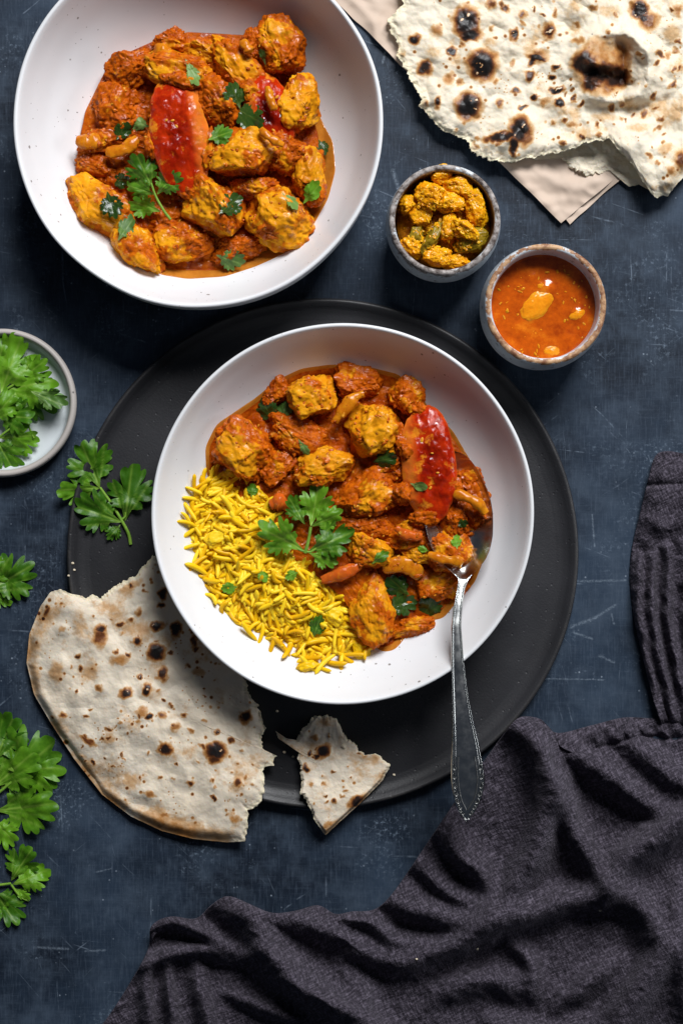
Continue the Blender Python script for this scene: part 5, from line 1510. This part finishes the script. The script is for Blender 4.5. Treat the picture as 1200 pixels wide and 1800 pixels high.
def drape(E, B, nu, nv, seed_z, floor, iters, slack, grav=0.10, free_edge=0.0):
    """position based cloth: a sheet with a little too much fabric settles on what is under it; returns photo x, y, z grids"""
    e = even(spline(E, 600), nu); b = even(spline(B, 600), nu)
    v = np.linspace(0, 1, nv)
    X = e[:, 0][:, None] * (1 - v) + b[:, 0][:, None] * v
    Y = e[:, 1][:, None] * (1 - v) + b[:, 1][:, None] * v
    Z = seed_z(X.ravel(), Y.ravel()).reshape(X.shape)
    P = np.stack([X, Y, Z], 2)
    P0 = P.copy()
    sets = []
    def add(ax, st, k, diag=0):
        n_ax = P.shape[ax]
        for off in range(2 * st):
            i = np.arange(off, n_ax - st, 2 * st)
            i = np.concatenate([i + q for q in range(1)])
            if len(i) == 0: continue
            if ax == 0: sa, sb = (i, slice(None)), (i + st, slice(None))
            else: sa, sb = (slice(None), i), (slice(None), i + st)
            L = np.linalg.norm(P[sb] - P[sa], axis=-1)
            sets.append((sa, sb, L, k, st))
    add(0, 1, 1.0); add(1, 1, 1.0); add(0, 2, 0.5); add(1, 2, 0.5); add(0, 4, 0.45); add(1, 4, 0.45); add(0, 8, 0.2); add(1, 8, 0.2)
    for off in (0, 1):                                    # shear
        i = np.arange(off, nu - 1, 2)
        for sa, sb in (((i, slice(0, nv - 1)), (i + 1, slice(1, nv))), ((i, slice(1, nv)), (i + 1, slice(0, nv - 1)))):
            sets.append((sa, sb, np.linalg.norm(P[sb] - P[sa], axis=-1), 0.12, 0))
    rest = []
    for sa, sb, L, k, st in sets: rest.append(L * (slack if st <= 1 else slack * (1.0 if st == 2 else 0.97 if st == 4 else 0.93)))
    vel = np.zeros_like(P)
    fl = floor(X.ravel(), Y.ravel()).reshape(X.shape)
    for it in range(iters):
        old = P.copy()
        vel[..., 2] -= grav
        P = P + 0.90 * vel
        for (sa, sb, L, k, st), L0 in zip(sets, rest):
            d = P[sb] - P[sa]
            l = np.linalg.norm(d, axis=-1) + 1e-6
            c = (l - L0) / l
            if st > 1: c = np.where(c < 0, c, 0)          # bending: only pushes open
            c = (0.5 * k * c)[..., None] * d
            P[sa] += c; P[sb] -= c
        P[:, 0, :2] = P0[:, 0, :2]
        P[:, -1, :2] = P0[:, -1, :2]; P[0, :, :2] = P0[0, :, :2]; P[-1, :, :2] = P0[-1, :, :2]
        if it % 10 == 0: fl = floor(P[..., 0].ravel(), P[..., 1].ravel()).reshape(X.shape)
        low = P[..., 2] < fl
        P[..., 2] = np.where(low, fl, P[..., 2])
        vel = np.clip(P - old, -4, 4)
        vel[low] *= 0.3
    return P, P0

def cubic_up(A, f, axis):
    A = np.moveaxis(A, axis, 0)
    n = len(A)
    q = np.concatenate([2 * A[:1] - A[1:2], A, 2 * A[-1:] - A[-2:-1]])
    t = np.linspace(0, n - 1, (n - 1) * f + 1)
    i = np.minimum(t.astype(int), n - 2); w = (t - i).reshape(-1, *([1] * (A.ndim - 1)))
    a, b, c, d = q[i], q[i + 1], q[i + 2], q[i + 3]
    # B-spline weights: smooth, cloth-like
    o = ((1 - w) ** 3 * a + (3 * w ** 3 - 6 * w ** 2 + 4) * b + (-3 * w ** 3 + 3 * w ** 2 + 3 * w + 1) * c + w ** 3 * d) / 6
    return np.moveaxis(o, 0, axis)

def cloth_mesh(name, parent, org, P, P0, up, detail):
    Q = cubic_up(cubic_up(P, up, 0), up, 1); Q0 = cubic_up(cubic_up(P0, up, 0), up, 1)
    nu, nv = Q.shape[:2]
    x, y = Q[..., 0].ravel(), Q[..., 1].ravel()
    de = np.hypot(Q0[..., 0] - Q0[:, :1, 0], Q0[..., 1] - Q0[:, :1, 1]).ravel()
    u = np.repeat(np.linspace(0, 1, nu), nv)
    Q[..., 2] += detail(x, y, de, u, Q0[..., 0].ravel(), Q0[..., 1].ravel()).reshape(nu, nv)
    lip = []
    for off, dz in ((-1.6, -2.4), (0.2, -4.8), (5.0, -6.0), (14, -6.5)):
        dx = Q[:, 3, 0] - Q[:, 0, 0]; dy = Q[:, 3, 1] - Q[:, 0, 1]; ln = np.hypot(dx, dy) + 1e-6
        lip.append(np.stack([Q[:, 0, 0] + dx / ln * off, Q[:, 0, 1] + dy / ln * off, np.maximum(Q[:, 0, 2] + dz, 0.8)], 1))
    full = np.concatenate([np.stack(lip[::-1], 1), Q], 1).reshape(-1, 3)
    f0 = np.concatenate([np.repeat(Q0[:, :1], 4, 1) + np.array([8.0, 6, 4, 2])[None, :, None], Q0], 1).reshape(-1, 3)
    a = R(24)
    cu = f0[:, 0] * math.cos(a) - f0[:, 1] * math.sin(a); cv = f0[:, 0] * math.sin(a) + f0[:, 1] * math.cos(a)
    return mesh_obj(name, PX(full[:, 0], full[:, 1], full[:, 2]), grid_faces(nu, nv + 4), M['linen'], parent, org, dict(cu=cu, cv=cv))

def nap_seed(x, y):
    wx = x + 6 * f2(x, y, 80, 61, 2); wy = y + 6 * f2(x, y, 80, 62, 2)
    pos = np.zeros_like(x)
    for pl, h, w in FOLDS:
        d, s, a = seg_dist(wx, wy, spline(pl, 26))
        hh = h * (0.25 + 0.75 * np.sin(np.pi * np.clip(a * 0.9 + 0.05, 0, 1)) ** 0.6)
        g = hh * np.exp(-(d / w) ** 2)
        pos = np.sqrt(pos ** 2 + g ** 2 + 0.3 * pos * g)
    return 6 + 1.38 * pos + 3 * f2(x, y, 50, 66, 2)
def nap_floor(x, y):
    zc = z_ch(x, y)
    return np.where(zc > 8, zc + 4, 4.0)
def nap_detail(x, y, de, u, x0, y0):
    hm = sstep(968, 990, x0) * sstep(1330, 1310, y0)
    st = 8.0 * hm * np.exp(-(np.abs(de - 20) / 17) ** 4) + hm * 4.0 * np.sin(u * 330 + 2 * f2(x0, y0, 20, 70)) * np.exp(-((de - 30) / 13) ** 2) - 6.5 * hm * np.exp(-((de - 42) / 4.5) ** 2)
    cr = 0.5 - 2.0 * np.abs(f2(x0 + 14 * f2(x0, y0, 60, 50, 2), y0, 46, 51, 3)); c2 = 0.5 - 2.0 * np.abs(f2(x0, y0 + 9 * f2(x0, y0, 40, 52, 2), 21, 53, 2))
    return st + 5.0 * cr + 2.0 * c2 + 0.8 * f2(x0, y0, 9, 69, 2)
norg = PX(np.float64(900), np.float64(1600), np.float64(1))
napkin = empty('linen_napkin', norg, 'rumpled charcoal linen napkin with stitched hem lying over the plate edge', 'napkin')
NE = [(140, 1850), (190, 1790), (235, 1720), (262, 1668), (266, 1630), (300, 1612), (345, 1616), (372, 1592), (402, 1576), (440, 1590), (480, 1606), (520, 1602), (560, 1592), (590, 1608), (620, 1603), (658, 1600), (690, 1572), (740, 1500), (790, 1425), (850, 1340), (893, 1282), (915, 1261), (952, 1266), (978, 1290), (1040, 1276), (1100, 1262), (1160, 1264), (1210, 1252), (1330, 1235)]
NB = [(160, 1900), (420, 1950), (760, 1960), (1080, 1950), (1320, 1890), (1350, 1600), (1345, 1290)]
P_, P0_ = drape(NE, NB, 190, 90, nap_seed, nap_floor, 130, 1.03, 0.008)
cloth_mesh('cloth', napkin, norg, P_, P0_, 4, nap_detail)
END_FOLDS = [([(1122, 985), (1121, 1060), (1136, 1150), (1160, 1262)], 34, 9), ([(1146, 982), (1144, 1060), (1157, 1150), (1184, 1262)], 42, 10), ([(1174, 965), (1171, 1060), (1180, 1130), (1208, 1268)], 42, 10),
             ([(1180, 806), (1162, 880), (1150, 950)], 34, 36), ([(1215, 830), (1200, 930), (1195, 1020)], 30, 20), ([(1235, 900), (1225, 1050), (1232, 1150), (1255, 1270)], 46, 26), ([(1290, 850), (1280, 1050), (1300, 1270)], 44, 28), ([(1130, 912), (1170, 925), (1205, 915)], 12, 14)]
def end_seed(x, y):
    wx = x + 5 * f2(x, y, 50, 41, 2); wy = y + 5 * f2(x, y, 50, 42, 2)
    pos = np.zeros_like(x)
    for pl, h, w in END_FOLDS:
        d, s, a = seg_dist(wx, wy, spline(pl, 24))
        g = 1.15 * h * (0.3 + 0.7 * np.sin(np.pi * np.clip(a * 0.8 + 0.12, 0, 1)) ** 0.6) * np.exp(-(d / w) ** 2)
        pos = np.sqrt(pos ** 2 + g ** 2 + 0.3 * pos * g)
    return 6 + pos + 3 * f2(x, y, 35, 43, 2)
def end_detail(x, y, de, u, x0, y0):
    return 5 * np.exp(-((y0 - 834) / 12) ** 2) - 5.5 * np.exp(-((y0 - 853) / 4.5) ** 2) + 3.0 * (0.5 - 2 * np.abs(f2(x0, y0, 30, 46, 3))) + 1.5 * f2(x0, y0, 20, 44, 3) + 0.8 * f2(x0, y0, 9, 45, 2)
P_, P0_ = drape([(1230, 796), (1200, 797), (1172, 793), (1152, 802), (1140, 842), (1126, 900), (1112, 960), (1107, 1010), (1112, 1070), (1124, 1130), (1136, 1180), (1150, 1235), (1168, 1290)],
                [(1330, 800), (1332, 820), (1334, 850), (1334, 900), (1334, 1000), (1336, 1100), (1338, 1180), (1340, 1260), (1340, 1300)], 110, 46, end_seed, lambda x, y: 4.0 + 0 * x, 110, 1.02, 0.008)
cloth_mesh('folded_end', napkin, norg, P_, P0_, 4, end_detail)

# ------------------------------------------------------------------ coriander
def sprig(label, cx, cy, rad, leaves, stems, q=0.6, mat='leaf', name='coriander_sprig', flat=0.6, base=3.0, group=None):
    zf = rest_plane(cx, cy, rad, q, flat)
    p = PX(np.float64(cx), np.float64(cy), np.float64(zf(cx, cy)))
    root = empty(name, p, label, 'coriander', group)
    for i, L in enumerate(leaves):
        b_, t_, w = L[:3]
        kw = L[3] if len(L) > 3 else {}
        leaflet(root, b_, t_, w, cx * 0.13 + cy * 0.07 + i * 1.7, zf, kw.get('mat', mat), lift=base + kw.get('lift', 2 + 2.5 * i), curl=kw.get('curl', 4), tilt=kw.get('tilt', 0))
    for pts, zs, r_ in stems:
        zs = [q_ + base - 3 for q_ in zs]
        stem(root, pts, zs, r_, zf)
    return root
sprig('three leaflet coriander sprig lying on the rice and curry', 540, 930, 70,
      [((546, 925), (561, 846), 0.78), ((546, 925), (603, 902), 0.7, dict(lift=3)), ((536, 922), (506, 872), 0.7, dict(lift=4)), ((534, 968), (452, 925), 0.72, dict(lift=6)), ((541, 970), (622, 934), 0.72, dict(lift=5)), ((543, 972), (594, 990), 0.7, dict(lift=3))],
      [([(546, 926), (542, 950), (536, 972)], (10, 9, 7), (2.6, 3.2)), ([(536, 969), (530, 968), (522, 964)], (8, 8, 8), (2, 1.6)), ([(538, 970), (546, 970), (556, 964)], (8, 8, 8), (2, 1.6))], q=0.9, base=9)
sprig('coriander sprig with curved stem in the serving bowl', 268, 335, 50,
      [((268, 330), (238, 268), 0.85), ((276, 342), (312, 300), 0.9, dict(lift=5)), ((272, 342), (222, 325), 0.85, dict(lift=2)), ((283, 372), (226, 352), 0.7, dict(lift=0))],
      [([(266, 322), (274, 345), (288, 370), (300, 386)], (9, 9, 8, 6), (1.8, 2.6))], q=0.85, base=7)
sprig('fresh coriander sprig lying over the left edge of the charger plate', 180, 870, 60,
      [((176, 858), (142, 776), 1.05), ((220, 916), (233, 814), 0.85, dict(lift=3)), ((214, 918), (128, 888), 0.85, dict(lift=2)), ((176, 858), (100, 862), 0.75, dict(lift=1)), ((212, 922), (190, 948), 0.9, dict(lift=1))],
      [([(176, 857), (196, 885), (214, 915), (226, 938), (230, 957)], (7, 6, 5, 4, 3), (2.4, 3.2)), ([(214, 914), (220, 908), (221, 900)], (5, 5, 6), (2.2, 1.6))])
sprig('lone coriander leaf on the table beside the torn flatbread', 12, 1020, 50, [((-22, 1040), (60, 992), 0.95), ((-22, 1040), (20, 1064), 0.8, dict(lift=1)), ((-24, 1030), (14, 984), 0.9, dict(lift=2))], [([(-40, 1050), (-22, 1040)], (4, 4), (2.6, 2.2))])
sprig('bushy coriander bunch on the table left of the torn flatbread', 40, 1370, 70,
      [((2, 1385), (96, 1305), 1.15, dict(lift=1)), ((14, 1352), (114, 1350), 0.95, dict(lift=0)), ((-8, 1338), (26, 1256), 1.15, dict(lift=7)), ((-6, 1425), (100, 1412), 0.95, dict(lift=4)), ((-10, 1440), (28, 1484), 1.0, dict(lift=2)), ((-12, 1385), (62, 1320), 0.9, dict(lift=12)), ((-20, 1310), (10, 1262), 1.0, dict(lift=3))],
      [([(-30, 1415), (0, 1392), (24, 1372), (34, 1362)], (6, 8, 10, 11), (2.8, 2.0)), ([(-30, 1445), (-6, 1425)], (6, 6), (2.8, 2.0))])
sprig('small forked coriander sprig on the table below the bushy bunch', 35, 1555, 55,
      [((20, 1548), (58, 1490), 1.0, dict(lift=5)), ((22, 1555), (88, 1528), 0.8, dict(lift=3)), ((-12, 1562), (30, 1626), 1.05, dict(lift=2)), ((24, 1560), (52, 1582), 0.5, dict(lift=1)), ((-16, 1560), (-2, 1620), 0.9, dict(lift=0))],
      [([(-30, 1557), (-5, 1556), (20, 1553)], (6, 7, 7), (3.0, 2.2)), ([(20, 1555), (36, 1576), (52, 1584)], (7, 5, 4), (2.2, 1.4))])
sprig('coriander sprig at the far side of the small dish', 20, 650, 55, [((2, 690), (40, 588), 1.0, dict(lift=8)), ((8, 685), (100, 668), 0.95, dict(lift=10)), ((30, 672), (82, 632), 0.85, dict(lift=14)), ((-10, 660), (12, 586), 1.0, dict(lift=4)), ((10, 690), (112, 705), 0.9, dict(lift=4))], [([(-20, 720), (5, 690), (35, 668), (52, 640)], (10, 14, 16, 16), (2.6, 1.6))], base=6)
sprig('coriander sprig at the near side of the small dish', 20, 755, 55, [((-5, 730), (60, 735), 1.05, dict(lift=12)), ((0, 770), (70, 765), 1.0, dict(lift=6)), ((-8, 770), (26, 830), 1.05, dict(lift=3)), ((55, 688), (118, 716), 0.55, dict(lift=20, mat='leaf_pale')), ((-15, 740), (28, 690), 0.9, dict(lift=14))], [([(-20, 790), (10, 760), (44, 744), (60, 770)], (14, 16, 17, 10), (2.4, 1.6))], base=6)

LB = [  # label, x, y, size, rot, material, width, lobes
    ('three toothed green leaf scrap on the sauce by the yellow chunk', 500, 720, 30, 75, 'leaf_pale', 1.0, 0.7),
    ('narrow pale leaf sliver in the middle of the curry', 533, 786, 34, -58, 'leaf_pale', 0.30, 0.6),
    ('pale rectangular leaf scrap on the tomato slice by the spoon', 735, 855, 32, -20, 'leaf_pale', 0.45, 0.2),
    ('tiny leaf scrap near the top of the rice mound', 444, 862, 24, 80, 'leaf', 0.9, 0.5),
    ('little leaf scrap in the middle of the rice mound', 461, 1012, 26, -70, 'leaf', 0.7, 0.4),
    ('leaf scrap half buried at the left of the rice mound', 404, 1034, 30, 190, 'leaf', 0.7, 0.4),
    ('small leaf scrap close to the sprig stem on the rice', 513, 1010, 26, 200, 'leaf', 0.7, 0.5),
    ('large toothed leaf scrap at the near end of the rice', 557, 1102, 42, 70, 'leaf', 0.75, 0.6),
    ('leaf scrap resting on the shredded chicken', 667, 980, 36, 40, 'leaf', 0.5, 0.5),
    ('tiny leaf tip by the pale chicken finger', 744, 966, 22, 165, 'leaf', 0.5, 0.5),
    ('fan shaped leaf scrap on the saucy piece by the spoon', 801, 953, 26, 100, 'leaf', 0.8, 0.9),
    ('narrow pale leaf on the chicken above the big tomato slice', 338, 126, 52, -62, 'leaf_pale', 0.35, 0.8),
    ('pale leaf tucked behind the big tomato slice in the serving bowl', 246, 217, 40, 160, 'leaf_pale', 0.6, 0.6),
    ('bright green leaf beside the big tomato slice', 387, 238, 46, 20, 'leaf', 0.8, 0.7),
    ('thin leaf sliver on the ragged chicken piece', 463, 100, 30, 105, 'leaf_pale', 0.2, 0.5),
    ('pale pointed leaf on the near wall chicken piece', 222, 402, 52, 55, 'leaf_pale', 0.55, 0.6),
    ('pale leaf floating on the oil at the near wall', 404, 457, 52, -20, 'leaf_pale', 0.75, 0.6),
    ('narrow leaf scrap on the broad fillet piece', 511, 351, 40, -40, 'leaf_pale', 0.35, 0.6),
    ('curled leaf draped over the upright chicken piece', 548, 340, 48, 50, 'leaf', 0.6, 0.4),
]
for lab, x, y, s, r_, mt, w, lb in LB:
    zf = rest_plane(x, y, s * 0.45, 0.7, 0.8)
    leaf_bit(lab, x, y, s, r_, zf, mt, width=w, lobes=lb, lift=1.5)
WB = [
    ('dark wilted leaf clump under the toothed scrap by the bowl wall', 470, 722, 46, 120),
    ('dark wilted leaf under the boxy chicken cube', 676, 808, 44, 10),
    ('dark wilted leaf between oval chicken and onion petal', 700, 1030, 50, 140),
    ('glossy light wilted stalk leaf beside the oval chicken', 706, 1062, 54, 15),
    ('flat dark green leaf at the curry edge below the spoon neck', 753, 1066, 50, 60),
    ('tiny dark leaf knot in the spoon', 812, 920, 20, 30),
    ('dark feathery leaf between the two tomato slices', 438, 204, 64, -30),
    ('dark narrow leaf sprout above the feathery dark leaf', 414, 168, 50, 110),
    ('wilted leaf scrap on the onion at the left wall', 214, 230, 38, 60),
    ('wilted leaf pasted on the left wall chicken piece', 195, 360, 50, -75),
    ('dark sauce soaked leaf on the pale chicken piece', 404, 360, 52, 40),
    ('small dark leaf at the right wall of the serving bowl', 567, 258, 30, -60),
    ('dark leaf beside the serving bowl sprig', 212, 318, 36, 0),
]
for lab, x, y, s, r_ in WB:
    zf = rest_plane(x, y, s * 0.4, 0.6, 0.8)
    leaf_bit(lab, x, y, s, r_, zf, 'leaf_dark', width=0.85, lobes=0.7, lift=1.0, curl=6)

# ------------------------------------------------------------------ crumbs
CR = [(604, 1312, 3.5), (128, 990, 2.2), (131, 1002, 2.0), (121, 1012, 1.8), (487, 1250, 2.0), (500, 1322, 2.4), (515, 1330, 1.8), (692, 1362, 2.0), (1054, 1600, 2.4), (838, 1668, 2.2), (732, 1686, 1.6)]
u6, f6 = CS[6]
for i, (x, y, s) in enumerate(CR):
    z = surf([x], [y])[0] + s * 0.5
    d = u6 * np.array([1.2, 1, 0.8]) * s
    d = d + u6 * (0.35 * s * noise(u6 * 1.8 + i * 3.1))[:, None]
    p = PX(np.float64(x), np.float64(y), np.float64(z))
    o = mesh_obj('bread_crumb', d + p, f6, M['crumb'], None, (p[0], p[1], z - s * 0.7))
    if y > 1550: tag(o, 'tiny pale bread crumb caught on the charcoal napkin', 'crumb', 'crumbs on the napkin')
    else: tag(o, 'tiny pale bread crumb on the black charger plate', 'crumb', 'crumbs on the black plate')

for o in bpy.data.objects:
    if '_o' in o: del o['_o']
